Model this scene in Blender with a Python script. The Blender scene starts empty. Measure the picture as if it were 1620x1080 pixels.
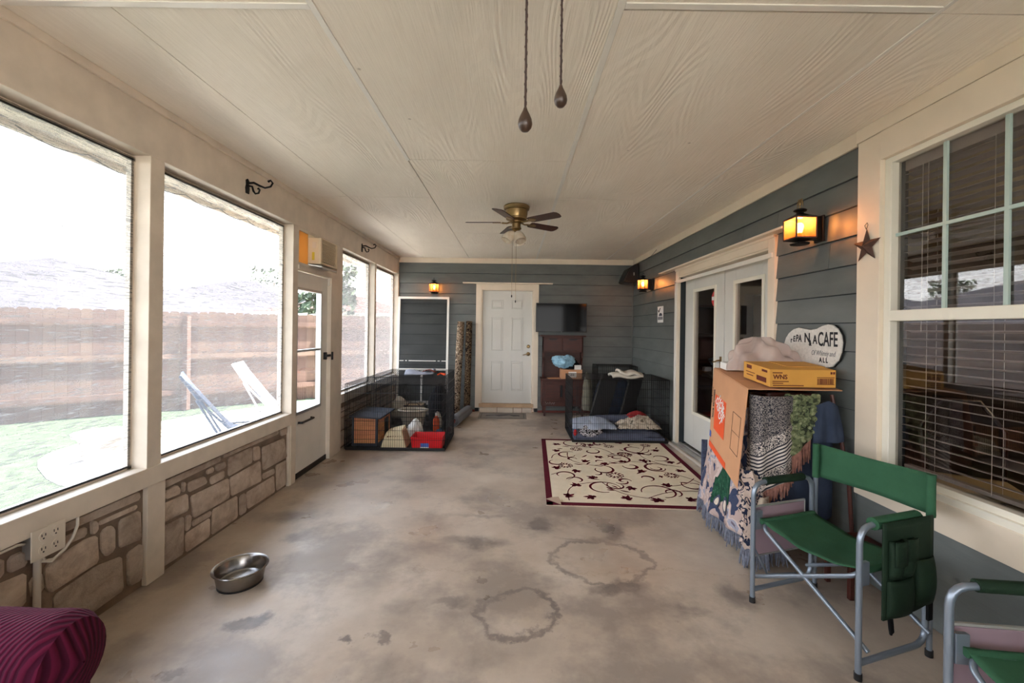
import bpy, math, random
from mathutils import Matrix, Vector
random.seed(7)
PI = math.pi
SC = bpy.context.scene
COL = SC.collection

# ---------------------------------------------------------------- camera, sky, sun, exposure
H = 1.486                      # eye height
FPX, CX, CY = 675.0, 812.0, 520.0
cam = bpy.data.cameras.new('camera'); camo = bpy.data.objects.new('camera', cam); COL.objects.link(camo)
cam.sensor_width = 36; cam.lens = FPX / 1620 * 36; cam.clip_start = .05; cam.clip_end = 300
cam.shift_x = -(CX - 810) / 1620; cam.shift_y = (CY - 540) / 1620
camo.matrix_world = Matrix.Translation((0, 0, H)) @ Matrix.Rotation(PI/2, 4, 'X') @ Matrix.Rotation(math.radians(.75), 4, 'Z')
SC.camera = camo

SKY_STRENGTH = 4.4
w = bpy.data.worlds.new('sky'); SC.world = w; w.use_nodes = True
nt = w.node_tree; bg = nt.nodes['Background']
tc = nt.nodes.new('ShaderNodeTexCoord'); sx = nt.nodes.new('ShaderNodeSeparateXYZ')
rmp = nt.nodes.new('ShaderNodeValToRGB')
rmp.color_ramp.elements[0].position = 0.0; rmp.color_ramp.elements[0].color = (.98, .97, .96, 1)
rmp.color_ramp.elements[1].position = .8; rmp.color_ramp.elements[1].color = (.66, .78, 1, 1)
nt.links.new(tc.outputs['Generated'], sx.inputs[0]); nt.links.new(sx.outputs['Z'], rmp.inputs[0])
nt.links.new(rmp.outputs[0], bg.inputs[0]); bg.inputs[1].default_value = SKY_STRENGTH

sun = bpy.data.lights.new('sun', 'SUN'); suno = bpy.data.objects.new('sun', sun); COL.objects.link(suno)
sun.energy = 36.0; sun.angle = .02; sun.color = (1, .95, .86)
suno.rotation_euler = Vector((-.45, -.12, -1)).to_track_quat('-Z', 'Y').to_euler()

vs = SC.view_settings
vs.view_transform = 'Standard'; vs.look = 'None'; vs.gamma = 1; vs.use_curve_mapping = False
vs.exposure = 1.5
SC.cycles.max_bounces = 10; SC.cycles.diffuse_bounces = 7; SC.cycles.transparent_max_bounces = 24
SC.cycles.sample_clamp_indirect = 8
SC.cycles.caustics_reflective = False; SC.cycles.caustics_refractive = False

# ---------------------------------------------------------------- materials
def lin(c):
    return tuple((x/255/12.92 if x/255 <= .04045 else ((x/255+.055)/1.055)**2.4) for x in c) + (1,)
class NT:
    def __init__(s, name):
        s.m = bpy.data.materials.new(name); s.m.use_nodes = True; s.t = s.m.node_tree
        s.b = s.t.nodes['Principled BSDF']; s.out = s.t.nodes['Material Output']
    def n(s, typ, **k):
        x = s.t.nodes.new('ShaderNode'+typ)
        for a, b in k.items(): setattr(x, a, b)
        return x
    def l(s, a, b): s.t.links.new(a, b)
    def coord(s, scale=(1,1,1), loc=(0,0,0), rot=(0,0,0)):
        c = s.n('TexCoord'); mp = s.n('Mapping'); s.l(c.outputs['Object'], mp.inputs[0])
        mp.inputs['Scale'].default_value = scale; mp.inputs['Location'].default_value = loc; mp.inputs['Rotation'].default_value = rot
        return mp.outputs[0]
    def noise(s, vec, scale, detail=4, rough=.55, dist=0):
        x = s.n('TexNoise'); s.l(vec, x.inputs['Vector']); x.inputs['Scale'].default_value = scale
        x.inputs['Detail'].default_value = detail; x.inputs['Roughness'].default_value = rough; x.inputs['Distortion'].default_value = dist
        return x.outputs[0]
    def ramp(s, fac, stops, interp='LINEAR'):
        r = s.n('ValToRGB'); r.color_ramp.interpolation = interp; s.l(fac, r.inputs[0])
        el = r.color_ramp.elements
        while len(el) < len(stops): el.new(.5)
        for e, (p, c) in zip(el, stops):
            e.position = p; e.color = c if len(c) == 4 else tuple(c)+(1,)
        return r.outputs[0]
    def mix(s, f, a, b, mode='MIX'):
        x = s.n('Mix', data_type='RGBA', blend_type=mode)
        for v, i in ((f, x.inputs[0]), (a, x.inputs[6]), (b, x.inputs[7])):
            if isinstance(v, (int, float, tuple)): i.default_value = v
            else: s.l(v, i)
        return x.outputs[2]
    def math(s, op, a, b=0.0, c=0.0, clamp=False):
        x = s.n('Math', operation=op, use_clamp=clamp)
        for v, i in zip((a, b, c), x.inputs):
            if isinstance(v, (int, float)): i.default_value = v
            else: s.l(v, i)
        return x.outputs[0]
    def bump(s, h, strength=.3, dist=.01):
        x = s.n('Bump'); x.inputs['Strength'].default_value = strength; x.inputs['Distance'].default_value = dist
        s.l(h, x.inputs['Height']); s.l(x.outputs[0], s.b.inputs['Normal'])
def mat(name, rgb, rough=.6, metal=0, var=.12, vscale=6, bump=.0, bscale=40, rnd=0, stretch=(1,1,1), spec=.5, alpha=None):
    k = NT(name); b = k.b; c = lin(rgb)
    b.inputs['Roughness'].default_value = rough; b.inputs['Metallic'].default_value = metal
    b.inputs['Specular IOR Level'].default_value = spec
    v = k.coord(stretch); n = k.noise(v, vscale, 5)
    d = tuple(x*(1-var) for x in c[:3])+(1,); e = tuple(min(1, x*(1+var)) for x in c[:3])+(1,)
    colr = k.ramp(n, [(.3, d), (.7, e)])
    if rnd:
        oi = k.n('ObjectInfo'); hs = k.n('HueSaturation')
        k.l(k.math('MULTIPLY_ADD', oi.outputs['Random'], rnd*2, 1-rnd), hs.inputs['Value'])
        k.l(k.math('MULTIPLY_ADD', oi.outputs['Random'], .02, .49), hs.inputs['Hue'])
        k.l(colr, hs.inputs['Color']); colr = hs.outputs[0]
    k.l(colr, b.inputs['Base Color'])
    if bump: k.bump(k.noise(v, bscale, 6, .6), bump)
    return k.m
def fabric(name, rgb, rgb2=None, scale=220, var=.1, rough=.9, bump=.25):
    k = NT(name); v = k.coord(); c = lin(rgb); c2 = lin(rgb2) if rgb2 else tuple(x*.75 for x in c[:3])+(1,)
    n = k.noise(v, 9, 5); ch = k.n('TexChecker'); k.l(v, ch.inputs[0]); ch.inputs['Scale'].default_value = scale
    col = k.mix(k.math('MULTIPLY', n, .9), c, c2); k.l(col, k.b.inputs['Base Color'])
    k.b.inputs['Roughness'].default_value = rough; k.b.inputs['Specular IOR Level'].default_value = .2
    k.bump(k.math('ADD', k.noise(v, scale, 2), k.math('MULTIPLY', k.noise(v, 14, 3), 2.0)), bump, .004)
    return k.m
def emis(name, rgb, strength):
    k = NT(name); k.b.inputs['Emission Color'].default_value = lin(rgb); k.b.inputs['Emission Strength'].default_value = strength
    k.b.inputs['Base Color'].default_value = lin(rgb); v = k.coord()
    return k.m

MT = {}
MT['trim'] = mat('painted_trim', (222, 209, 190), .45, var=.06, vscale=3, bump=.06, bscale=30)
MT['trimdirty'] = mat('worn_painted_post', (214, 202, 186), .5, var=.1, vscale=5, bump=.08, bscale=40)
MT['white'] = mat('white_enamel', (225, 222, 214), .35, var=.04)
MT['doorwhite'] = mat('door_paint', (206, 205, 199), .4, var=.04, vscale=2)
MT['vinyl'] = mat('window_vinyl', (226, 222, 208), .4, var=.03)
MT['muntin'] = mat('grey_green_muntin', (176, 196, 190), .4, var=.04)
MT['black'] = mat('black_metal', (16, 16, 18), .45, metal=.3, var=.1)
MT['blackplastic'] = mat('black_plastic', (18, 18, 20), .4, var=.1)
MT['iron'] = mat('cast_iron', (20, 18, 18), .5, metal=.6, var=.1)
MT['steel'] = mat('brushed_steel', (150, 145, 140), .24, metal=1, var=.08, vscale=20, stretch=(1,1,8))
MT['chairsteel'] = mat('grey_coated_tube', (128, 138, 150), .32, metal=.55, var=.06)
MT['alu'] = mat('aluminium', (190, 190, 188), .35, metal=.8, var=.06)
MT['brass'] = mat('antique_brass', (150, 126, 88), .32, metal=.9, var=.15, vscale=12)
MT['darkwood'] = mat('dark_blade_wood', (64, 34, 26), .35, var=.3, vscale=8, stretch=(1,9,1))
MT['hutch'] = mat('mahogany_hutch', (66, 26, 16), .5, var=.25, vscale=7, stretch=(1,1,7))
MT['pullwood'] = mat('turned_pull_wood', (56, 40, 30), .35, var=.3, vscale=40)
MT['cord'] = mat('brown_cord', (52, 34, 28), .7, var=.3, vscale=300)
MT['rust'] = mat('rusted_tin', (84, 58, 50), .55, metal=.3, var=.35, vscale=30, bump=.3, bscale=120)
MT['cardboard'] = mat('cardboard', (196, 146, 108), .8, var=.06, vscale=6, bump=.08, bscale=60)
MT['cardboardin'] = mat('cardboard_inside', (160, 116, 82), .85, var=.08)
MT['yellowcarton'] = mat('yellow_carton', (205, 150, 66), .7, var=.06)
MT['orange'] = mat('printed_orange', (226, 84, 34), .7, var=.04)
MT['inkred'] = mat('printed_brown_ink', (96, 36, 20), .8, var=.05)
MT['ink'] = mat('printed_black_ink', (24, 24, 30), .7, var=.05)
MT['inkgrey'] = mat('printed_grey_ink', (120, 118, 122), .7, var=.05)
MT['paperwhite'] = mat('white_paper', (226, 224, 220), .7, var=.04)
MT['redplastic'] = mat('red_plastic', (206, 16, 26), .35, var=.06)
MT['red'] = mat('red_print', (190, 26, 34), .5, var=.06)
MT['blueprint'] = mat('blue_print', (70, 96, 170), .5, var=.3, vscale=30)
MT['beigeplastic'] = mat('beige_plastic', (196, 184, 164), .45, var=.05)
MT['cream'] = mat('cream_cloth', (222, 206, 170), .9, var=.1, bump=.2)
MT['cedar'] = mat('cedar_house_boards', (218, 150, 104), .6, var=.18, vscale=6, stretch=(1,1,10), rnd=.1)
MT['slate'] = mat('slate_felt', (56, 62, 74), .8, var=.15, bump=.2)
MT['tan'] = mat('tan_wood', (176, 148, 118), .6, var=.15, vscale=6)
MT['brick'] = mat('pale_step_brick', (198, 186, 172), .8, var=.12, bump=.3, rnd=.08)
MT['mortar'] = mat('mortar', (128, 110, 95), .95, var=.25, vscale=9, bump=.5, bscale=60)
MT['mat'] = mat('grey_doormat', (128, 120, 112), .95, var=.12, bump=.4, bscale=200)
MT['matdark'] = mat('doormat_print', (78, 74, 72), .95, var=.2)
MT['greyroll'] = mat('grey_felt_roll', (122, 122, 126), .9, var=.08, bump=.3, bscale=160)
MT['redbrown'] = mat('roll_core', (120, 60, 52), .8)
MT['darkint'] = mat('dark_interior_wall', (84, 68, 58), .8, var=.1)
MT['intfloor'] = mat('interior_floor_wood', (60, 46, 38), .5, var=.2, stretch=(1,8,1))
MT['intbeige'] = mat('interior_beige', (196, 176, 140), .7, var=.05)
MT['slat'] = mat('blind_slat_grey', (168, 156, 150), .45, var=.05)
MT['linen'] = mat('blind_cord', (210, 200, 190), .8)
MT['concrete_out'] = mat('patio_concrete', (190, 180, 168), .85, var=.08, bump=.2)
MT['stoneplanter'] = mat('cast_planter_stone', (150, 142, 134), .9, var=.1, bump=.3)
MT['shingle'] = mat('grey_roof_shingle', (56, 55, 60), .95, spec=.0, var=.18, vscale=4, stretch=(1,1,20), bump=.2)
MT['shinglered'] = mat('far_roof_shingle', (70, 54, 52), .95, spec=.0, var=.1)
MT['picket'] = mat('cedar_picket', (80, 66, 60), .85, spec=.0, var=.2, vscale=5, stretch=(1,1,.3), rnd=.14)
MT['housewall'] = mat('pale_house_wall', (170, 156, 140), .9)
MT['foliage'] = mat('tree_foliage', (48, 62, 42), .8, var=.5, vscale=5)
MT['bark'] = mat('bark', (80, 64, 50), .9)
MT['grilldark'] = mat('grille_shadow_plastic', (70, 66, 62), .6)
MT['acbeige'] = mat('aged_cream_plastic', (222, 206, 176), .45, var=.05)
MT['acyellow'] = mat('yellow_energy_tag', (196, 176, 40), .6)
MT['plateivory'] = mat('ivory_outlet_plate', (214, 204, 188), .4, var=.04)
MT['pvc'] = mat('pvc_conduit', (206, 198, 186), .45, var=.06)
MT['pinkgrey'] = mat('mauve_side_table_board', (148, 126, 136), .6, var=.06)
MT['greencanvas'] = fabric('green_canvas', (54, 96, 70), (38, 70, 50), 260)
MT['greendark'] = fabric('dark_green_nylon', (32, 52, 36), (18, 32, 22), 260, rough=.7)
MT['blackweb'] = fabric('black_webbing', (14, 14, 16), (8, 8, 9), 260)
MT['denim'] = fabric('slate_blue_cloth', (58, 68, 88), (36, 44, 60), 240)
MT['bluebag'] = fabric('sky_blue_plastic_bag', (170, 208, 226), (104, 156, 190), 30, rough=.4, bump=.6)
MT['blackcloth'] = fabric('black_cloth', (18, 20, 28), (8, 9, 12), 200)
MT['greycloth'] = fabric('pale_grey_cloth', (170, 176, 188), (110, 112, 124), 200)
MT['whitecloth'] = fabric('white_towel', (214, 208, 196), (180, 172, 160), 200)
MT['bluegreycushion'] = fabric('blue_grey_cushion', (112, 118, 138), (70, 76, 96), 200)
MT['lightbluecloth'] = fabric('light_blue_blanket', (186, 196, 214), (140, 150, 172), 200)
MT['redquilt'] = fabric('faded_red_quilt', (178, 58, 60), (140, 40, 44), 120)
MT['sage'] = fabric('sage_sack', (136, 132, 116), (92, 90, 78), 120)
MT['wicker'] = mat('pale_wicker', (176, 150, 116), .8, var=.3, vscale=60, bump=.5, bscale=90)
MT['leatherdark'] = mat('dark_trim_band', (50, 34, 28), .5)

# painted plywood ceiling: embossed grain along Y
def ceiling_mat():
    k = NT('whitewashed_plywood_ceiling')
    oi = k.n('ObjectInfo'); c = k.n('TexCoord')
    add = k.n('VectorMath', operation='ADD'); k.l(c.outputs['Object'], add.inputs[0])
    cmb = k.n('CombineXYZ'); k.l(k.math('MULTIPLY', oi.outputs['Random'], 37), cmb.inputs[0]); k.l(cmb.outputs[0], add.inputs[1])
    mp = k.n('Mapping'); k.l(add.outputs[0], mp.inputs[0]); mp.inputs['Scale'].default_value = (1, .16, 1)
    lo = k.noise(mp.outputs[0], 3.0, 2, .5)
    wv = k.n('TexNoise'); k.l(mp.outputs[0], wv.inputs['Vector']); wv.inputs['Scale'].default_value = 2.6; wv.inputs['Detail'].default_value = 1
    # contour bands of a stretched noise = cathedral grain
    bands = k.math('FRACT', k.math('MULTIPLY', wv.outputs[0], 36))
    tri = k.math('ABSOLUTE', k.math('SUBTRACT', bands, .5))
    mp2 = k.n('Mapping'); k.l(add.outputs[0], mp2.inputs[0]); mp2.inputs['Scale'].default_value = (1, .03, 1)
    fine = k.noise(mp2.outputs[0], 150, 3, .7)
    mask = k.ramp(k.noise(k.coord((.9, .35, 1)), 2.2, 2), [(.45, (0, 0, 0)), (.6, (1, 1, 1))])
    h = k.math('ADD', k.math('MULTIPLY', k.math('MULTIPLY', tri, mask), 1.7), k.math('MULTIPLY', fine, .7))
    col = k.ramp(k.noise(k.coord((1, .4, 1)), 1.6, 4), [(.3, lin((228, 220, 206))), (.7, lin((243, 236, 223)))])
    col = k.mix(k.math('MULTIPLY', k.math('SUBTRACT', fine, .35), .55, clamp=True), col, lin((190, 176, 160)))
    # nail heads / knots
    vo = k.n('TexVoronoi'); k.l(k.coord(), vo.inputs['Vector']); vo.inputs['Scale'].default_value = 2.6
    dot = k.ramp(vo.outputs['Distance'], [(.018, (1, 1, 1)), (.032, (0, 0, 0))])
    col = k.mix(k.math('MULTIPLY', dot, .45), col, lin((120, 100, 84)))
    k.l(col, k.b.inputs['Base Color']); k.b.inputs['Roughness'].default_value = .6
    k.bump(h, .55, .006)
    return k.m
MT['ceiling'] = ceiling_mat()

def siding_mat():
    k = NT('blue_grey_lap_siding')
    v = k.coord((.35, .35, 1))
    col = k.ramp(k.noise(v, 7, 5), [(.3, lin((88, 93, 92))), (.7, lin((104, 109, 107)))])
    oi = k.n('ObjectInfo'); hs = k.n('HueSaturation'); k.l(k.math('MULTIPLY_ADD', oi.outputs['Random'], .12, .94), hs.inputs['Value'])
    k.l(col, hs.inputs['Color']); k.l(hs.outputs[0], k.b.inputs['Base Color']); k.b.inputs['Roughness'].default_value = .48
    k.bump(k.noise(k.coord((.12, .12, 1)), 90, 4, .65), .22, .004)
    return k.m
MT['siding'] = siding_mat()
MT['sidingback'] = mat('siding_backer', (40, 46, 50), .9)

def stone_mat():
    k = NT('limestone_block')
    v = k.coord(); oi = k.n('ObjectInfo')
    col = k.ramp(k.noise(v, 8, 8, .7, .6), [(.25, lin((166, 146, 128))), (.5, lin((208, 190, 172))), (.75, lin((230, 216, 202)))])
    st = k.ramp(k.noise(k.coord((1, 1, 2), (3, 1, 0)), 3.2, 4), [(.5, (0, 0, 0)), (.72, (1, 1, 1))])
    col = k.mix(k.math('MULTIPLY', st, .5), col, lin((128, 92, 68)))
    hs = k.n('HueSaturation'); k.l(k.math('MULTIPLY_ADD', oi.outputs['Random'], .4, .8), hs.inputs['Value'])
    k.l(col, hs.inputs['Color']); k.l(hs.outputs[0], k.b.inputs['Base Color']); k.b.inputs['Roughness'].default_value = .9
    k.bump(k.math('ADD', k.noise(v, 16, 8, .75), k.math('MULTIPLY', k.noise(v, 5, 2), 1.5)), .9, .03)
    return k.m
MT['stone'] = stone_mat()

def floor_mat():
    k = NT('stained_concrete_floor')
    c = k.n('NewGeometry'); P = c.outputs['Position']
    wob = k.n('TexNoise'); k.l(P, wob.inputs['Vector']); wob.inputs['Scale'].default_value = 3.0; wob.inputs['Detail'].default_value = 4
    off = k.n('VectorMath', operation='MULTIPLY_ADD'); k.l(wob.outputs['Color'], off.inputs[0]); off.inputs[1].default_value = (.30, .30, 0); off.inputs[2].default_value = (-.15, -.15, 0)
    addv0 = k.n('VectorMath', operation='ADD'); k.l(P, addv0.inputs[0]); k.l(off.outputs[0], addv0.inputs[1])
    wob2 = k.n('TexNoise'); k.l(P, wob2.inputs['Vector']); wob2.inputs['Scale'].default_value = 13; wob2.inputs['Detail'].default_value = 6; wob2.inputs['Roughness'].default_value = .7
    off2 = k.n('VectorMath', operation='MULTIPLY_ADD'); k.l(wob2.outputs['Color'], off2.inputs[0]); off2.inputs[1].default_value = (.16, .16, 0); off2.inputs[2].default_value = (-.08, -.08, 0)
    addv = k.n('VectorMath', operation='ADD'); k.l(addv0.outputs[0], addv.inputs[0]); k.l(off2.outputs[0], addv.inputs[1]); PW = addv.outputs[0]
    base = k.ramp(k.noise(P, 1.1, 7, .6), [(.3, lin((158, 143, 128))), (.5, lin((182, 167, 151))), (.72, lin((202, 190, 175)))])
    mott = k.ramp(k.noise(P, 7, 8, .7), [(.35, (0, 0, 0)), (.7, (1, 1, 1))])
    base = k.mix(k.math('MULTIPLY', mott, .28), base, lin((142, 126, 114)))
    ochre = k.ramp(k.noise(k.coord((1, 1, 1), (5, 2, 0)), 1.7, 5), [(.55, (0, 0, 0)), (.75, (1, 1, 1))])
    base = k.mix(k.math('MULTIPLY', ochre, .4), base, lin((168, 144, 116)))
    def blob(cx, cy, rx, ry, edge, ring=None):
        s1 = k.n('VectorMath', operation='SUBTRACT'); k.l(PW, s1.inputs[0]); s1.inputs[1].default_value = (cx, cy, 0)
        s2 = k.n('VectorMath', operation='MULTIPLY'); k.l(s1.outputs[0], s2.inputs[0]); s2.inputs[1].default_value = (1/rx, 1/ry, 0)
        ln = k.n('VectorMath', operation='LENGTH'); k.l(s2.outputs[0], ln.inputs[0]); d = ln.outputs['Value']
        if ring:
            d = k.math('ABSOLUTE', k.math('SUBTRACT', d, 1)); return k.ramp(d, [(ring*.3, (1, 1, 1)), (ring, (0, 0, 0))])
        return k.ramp(d, [(1-edge, (1, 1, 1)), (1, (0, 0, 0))])
    tot = None
    stains = [(-0.251, 2.97, 0.327, 0.097, 0.7, None, 0.85), (0.221, 3.236, 0.096, 0.13, 0.5, None, 0.95), (0.742, 3.116, 0.109, 0.174, 0.45, None, 0.85), (0.568, 3.009, 0.291, 0.046, 0.8, None, 0.6), (0.593, 2.743, 0.302, 0.246, 0, 0.1, 0.7), (0.613, 2.459, 0.227, 0.091, 0.5, None, 0.9), (0.95, 2.293, 0.102, 0.079, 0.7, None, 0.8), (1.285, 2.387, 0.108, 0.171, 0.7, None, 0.8), (0.062, 2.225, 0.178, 0.199, 0, 0.16, 0.9), (-0.318, 2.299, 0.176, 0.058, 0.6, None, 0.7), (-0.765, 2.004, 0.053, 0.036, 0.4, None, 0.9), (-0.611, 2.065, 0.049, 0.046, 0.4, None, 0.8), (-1.294, 2.105, 0.126, 0.085, 0.4, None, 0.95), (-1.449, 1.809, 0.055, 0.041, 0.4, None, 0.8), (-1.509, 3.017, 0.132, 0.091, 0.7, None, 0.75), (-1.751, 3.347, 0.366, 0.168, 0.8, None, 0.75), (-0.218, 3.405, 0.328, 0.046, 0.8, None, 0.6), (-0.793, 2.587, 0.152, 0.374, 0.9, None, 0.55), (-0.552, 2.243, 0.132, 0.176, 0.9, None, 0.5), (-1.869, 5.059, 0.443, 0.385, 0.9, None, 0.5), (-0.954, 4.324, 0.254, 0.187, 0.9, None, 0.3), (-0.103, 1.965, 0.378, 0.116, 0.95, None, 0.25), (1.172, 3.269, 0.244, 0.787, 0.95, None, 0.35)]
    for cx, cy, rx, ry, e, ring, a in stains:
        b_ = k.math('MULTIPLY', blob(cx, cy, rx, ry, e, ring), a)
        tot = b_ if tot is None else k.math('MAXIMUM', tot, b_)
    modn = k.math('MULTIPLY_ADD', k.noise(P, 5, 6, .65), 1.5, .05, clamp=True)
    base = k.mix(k.math('MULTIPLY', k.math('MULTIPLY', tot, modn), .95), base, lin((88, 80, 78)))
    spk = k.ramp(k.noise(P, 46, 3, .6), [(.68, (0, 0, 0)), (.75, (1, 1, 1))]); base = k.mix(k.math('MULTIPLY', spk, .35), base, lin((104, 90, 78)))
    rnd = k.ramp(k.noise(k.coord((1, 1, 1), (9, 4, 0)), 1.5, 7, .65), [(.47, (0, 0, 0)), (.60, (1, 1, 1))])
    base = k.mix(k.math('MULTIPLY', rnd, .55), base, lin((112, 102, 98)))
    # hairline crack
    sp = k.n('SeparateXYZ'); k.l(PW, sp.inputs[0])
    cr = k.math('ABSOLUTE', k.math('SUBTRACT', sp.outputs['Y'], 2.62))
    crk = k.ramp(cr, [(.001, (1, 1, 1)), (.0035, (0, 0, 0))])
    base = k.mix(k.math('MULTIPLY', crk, .35), base, lin((120, 96, 60)))
    k.l(base, k.b.inputs['Base Color'])
    k.l(k.ramp(k.noise(P, 2.3, 5), [(.3, (.24, .24, .24)), (.7, (.5, .5, .5))]), k.b.inputs['Roughness'])
    k.bump(k.noise(P, 30, 8, .7), .12, .006)
    return k.m
MT['floor'] = floor_mat()

def screen_mat():
    k = NT('shade_screen_cloth')
    v = k.coord((1, 1, 1))
    mp = k.coord((1, .05, 1))
    lines = k.noise(mp, 170, 2, .6)
    weave = k.noise(v, 260, 2)
    big = k.noise(k.coord((1, .3, 1)), 9, 3)
    dens = k.math('ADD', k.math('MULTIPLY', lines, .5), k.math('ADD', k.math('MULTIPLY', weave, .35), k.math('MULTIPLY', big, .15)))
    fac = k.ramp(dens, [(.40, (.36, .36, .36)), (.60, (.66, .66, .66))])   # share of cloth
    lw = k.n('LayerWeight'); lw.inputs[0].default_value = .5
    graze = k.ramp(lw.outputs['Facing'], [(.55, (0, 0, 0)), (.92, (1, 1, 1))])
    fac = k.math('ADD', fac, k.math('MULTIPLY', graze, .42), clamp=True)
    streak = k.ramp(k.noise(k.coord((1, .10, 1)), 120, 2, .5), [(.585, (0, 0, 0)), (.66, (1, 1, 1))])
    fac = k.math('ADD', fac, k.math('MULTIPLY', streak, .34), clamp=True)
    tl = k.n('BsdfTranslucent'); tl.inputs[0].default_value = (.21, .207, .204, 1)
    df = k.n('BsdfDiffuse'); df.inputs[0].default_value = (.18, .175, .17, 1)
    m1 = k.n('MixShader'); m1.inputs[0].default_value = .45; k.l(tl.outputs[0], m1.inputs[1]); k.l(df.outputs[0], m1.inputs[2])
    tr = k.n('BsdfTransparent'); m2 = k.n('MixShader'); k.l(fac, m2.inputs[0]); k.l(tr.outputs[0], m2.inputs[1]); k.l(m1.outputs[0], m2.inputs[2])
    k.l(m2.outputs[0], k.out.inputs[0]); k.t.nodes.remove(k.b)
    return k.m
MT['screen'] = screen_mat()
def darkscreen():
    k = NT('dark_fiberglass_mesh')
    df = k.n('BsdfDiffuse'); df.inputs[0].default_value = (.03, .03, .032, 1); tr = k.n('BsdfTransparent')
    m = k.n('MixShader'); k.l(k.ramp(k.noise(k.coord(), 300, 2), [(.3, (.4, .4, .4)), (.7, (.55, .55, .55))]), m.inputs[0]); k.l(tr.outputs[0], m.inputs[1]); k.l(df.outputs[0], m.inputs[2])
    k.l(m.outputs[0], k.out.inputs[0]); k.t.nodes.remove(k.b); return k.m
MT['darkscreen'] = darkscreen()
def glass(name, tint=(.9, .92, .92), refl=1.6, dirt=.02):
    k = NT(name); tr = k.n('BsdfTransparent'); tr.inputs[0].default_value = tint+(1,)
    gl = k.n('BsdfGlossy'); gl.inputs['Roughness'].default_value = .015; fr = k.n('Fresnel'); fr.inputs[0].default_value = 1.5
    ge = k.n('NewGeometry'); ff = k.math('MULTIPLY', fr.outputs[0], k.math('SUBTRACT', 1.0, ge.outputs['Backfacing']))
    m = k.n('MixShader'); k.l(k.math('MULTIPLY_ADD', ff, refl, k.math('MULTIPLY', k.noise(k.coord(), 4, 3), dirt), clamp=True), m.inputs[0])
    k.l(tr.outputs[0], m.inputs[1]); k.l(gl.outputs[0], m.inputs[2])
    k.l(m.outputs[0], k.out.inputs[0]); k.t.nodes.remove(k.b); return k.m
MT['glass'] = glass('window_glass', (.86, .85, .84), 2.2)
MT['doorglass'] = glass('door_glass', (.93, .95, .95), 1.2)
MT['frenchglass'] = glass('french_door_glass', (.85, .82, .8), 1.3)
MT['lampglass'] = glass('lantern_glass', (1, .86, .62), 1.0)
def plexi():
    k = NT('yellowed_translucent_panel'); tl = k.n('BsdfTranslucent'); tl.inputs[0].default_value = lin((190, 150, 96))
    df = k.n('BsdfDiffuse'); df.inputs[0].default_value = lin((222, 186, 124)); m = k.n('MixShader'); m.inputs[0].default_value = .3
    k.noise(k.coord(), 5)
    k.l(tl.outputs[0], m.inputs[1]); k.l(df.outputs[0], m.inputs[2]); k.l(m.outputs[0], k.out.inputs[0]); k.t.nodes.remove(k.b); return k.m
MT['plexi'] = plexi()
def bag_mat():
    k = NT('thin_white_plastic_bag'); k.b.inputs['Base Color'].default_value = lin((222, 206, 200)); k.b.inputs['Roughness'].default_value = .3
    k.bump(k.noise(k.coord(), 16, 5, .6, .8), .5, .02)
    tl = k.n('BsdfTranslucent'); tl.inputs[0].default_value = lin((230, 210, 200)); tr = k.n('BsdfTransparent')
    m = k.n('MixShader'); m.inputs[0].default_value = .4; k.l(k.b.outputs[0], m.inputs[1]); k.l(tl.outputs[0], m.inputs[2])
    m2 = k.n('MixShader'); m2.inputs[0].default_value = .6; k.l(tr.outputs[0], m2.inputs[1]); k.l(m.outputs[0], m2.inputs[2]); k.l(m2.outputs[0], k.out.inputs[0]); return k.m
MT['bag'] = bag_mat()
def frost():
    k = NT('frosted_fan_shade'); k.b.inputs['Base Color'].default_value = lin((236, 222, 200)); k.b.inputs['Roughness'].default_value = .35
    k.b.inputs['Transmission Weight'].default_value = .25; k.l(k.ramp(k.noise(k.coord(), 14, 4, .6, 1), [(.3, lin((216, 196, 168))), (.7, lin((244, 236, 222)))]), k.b.inputs['Base Color']); return k.m
MT['frost'] = frost()
def wavy(name, a, b, scale, axis='X', dist=0, rough=.9, bump=.5, thr=(.35, .65), bd=.004, rot=(0, 0, 0)):
    k = NT(name); v = k.coord(rot=rot); wv = k.n('TexWave', wave_type='BANDS', bands_direction=axis); k.l(v, wv.inputs['Vector'])
    wv.inputs['Scale'].default_value = scale; wv.inputs['Distortion'].default_value = dist; wv.inputs['Detail'].default_value = 1
    k.l(k.mix(k.ramp(wv.outputs[1] if len(wv.outputs) > 1 else wv.outputs[0], [(thr[0], (0, 0, 0)), (thr[1], (1, 1, 1))]), lin(a), lin(b)), k.b.inputs['Base Color'])
    k.b.inputs['Roughness'].default_value = rough; k.b.inputs['Specular IOR Level'].default_value = .15
    k.bump(wv.outputs[1], bump, bd); return k.m
MT['corduroy'] = wavy('burgundy_corduroy', (60, 12, 35), (86, 19, 46), 22, 'X', .25, bump=.7, bd=.006, rot=(0, .18, .62))
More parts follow.
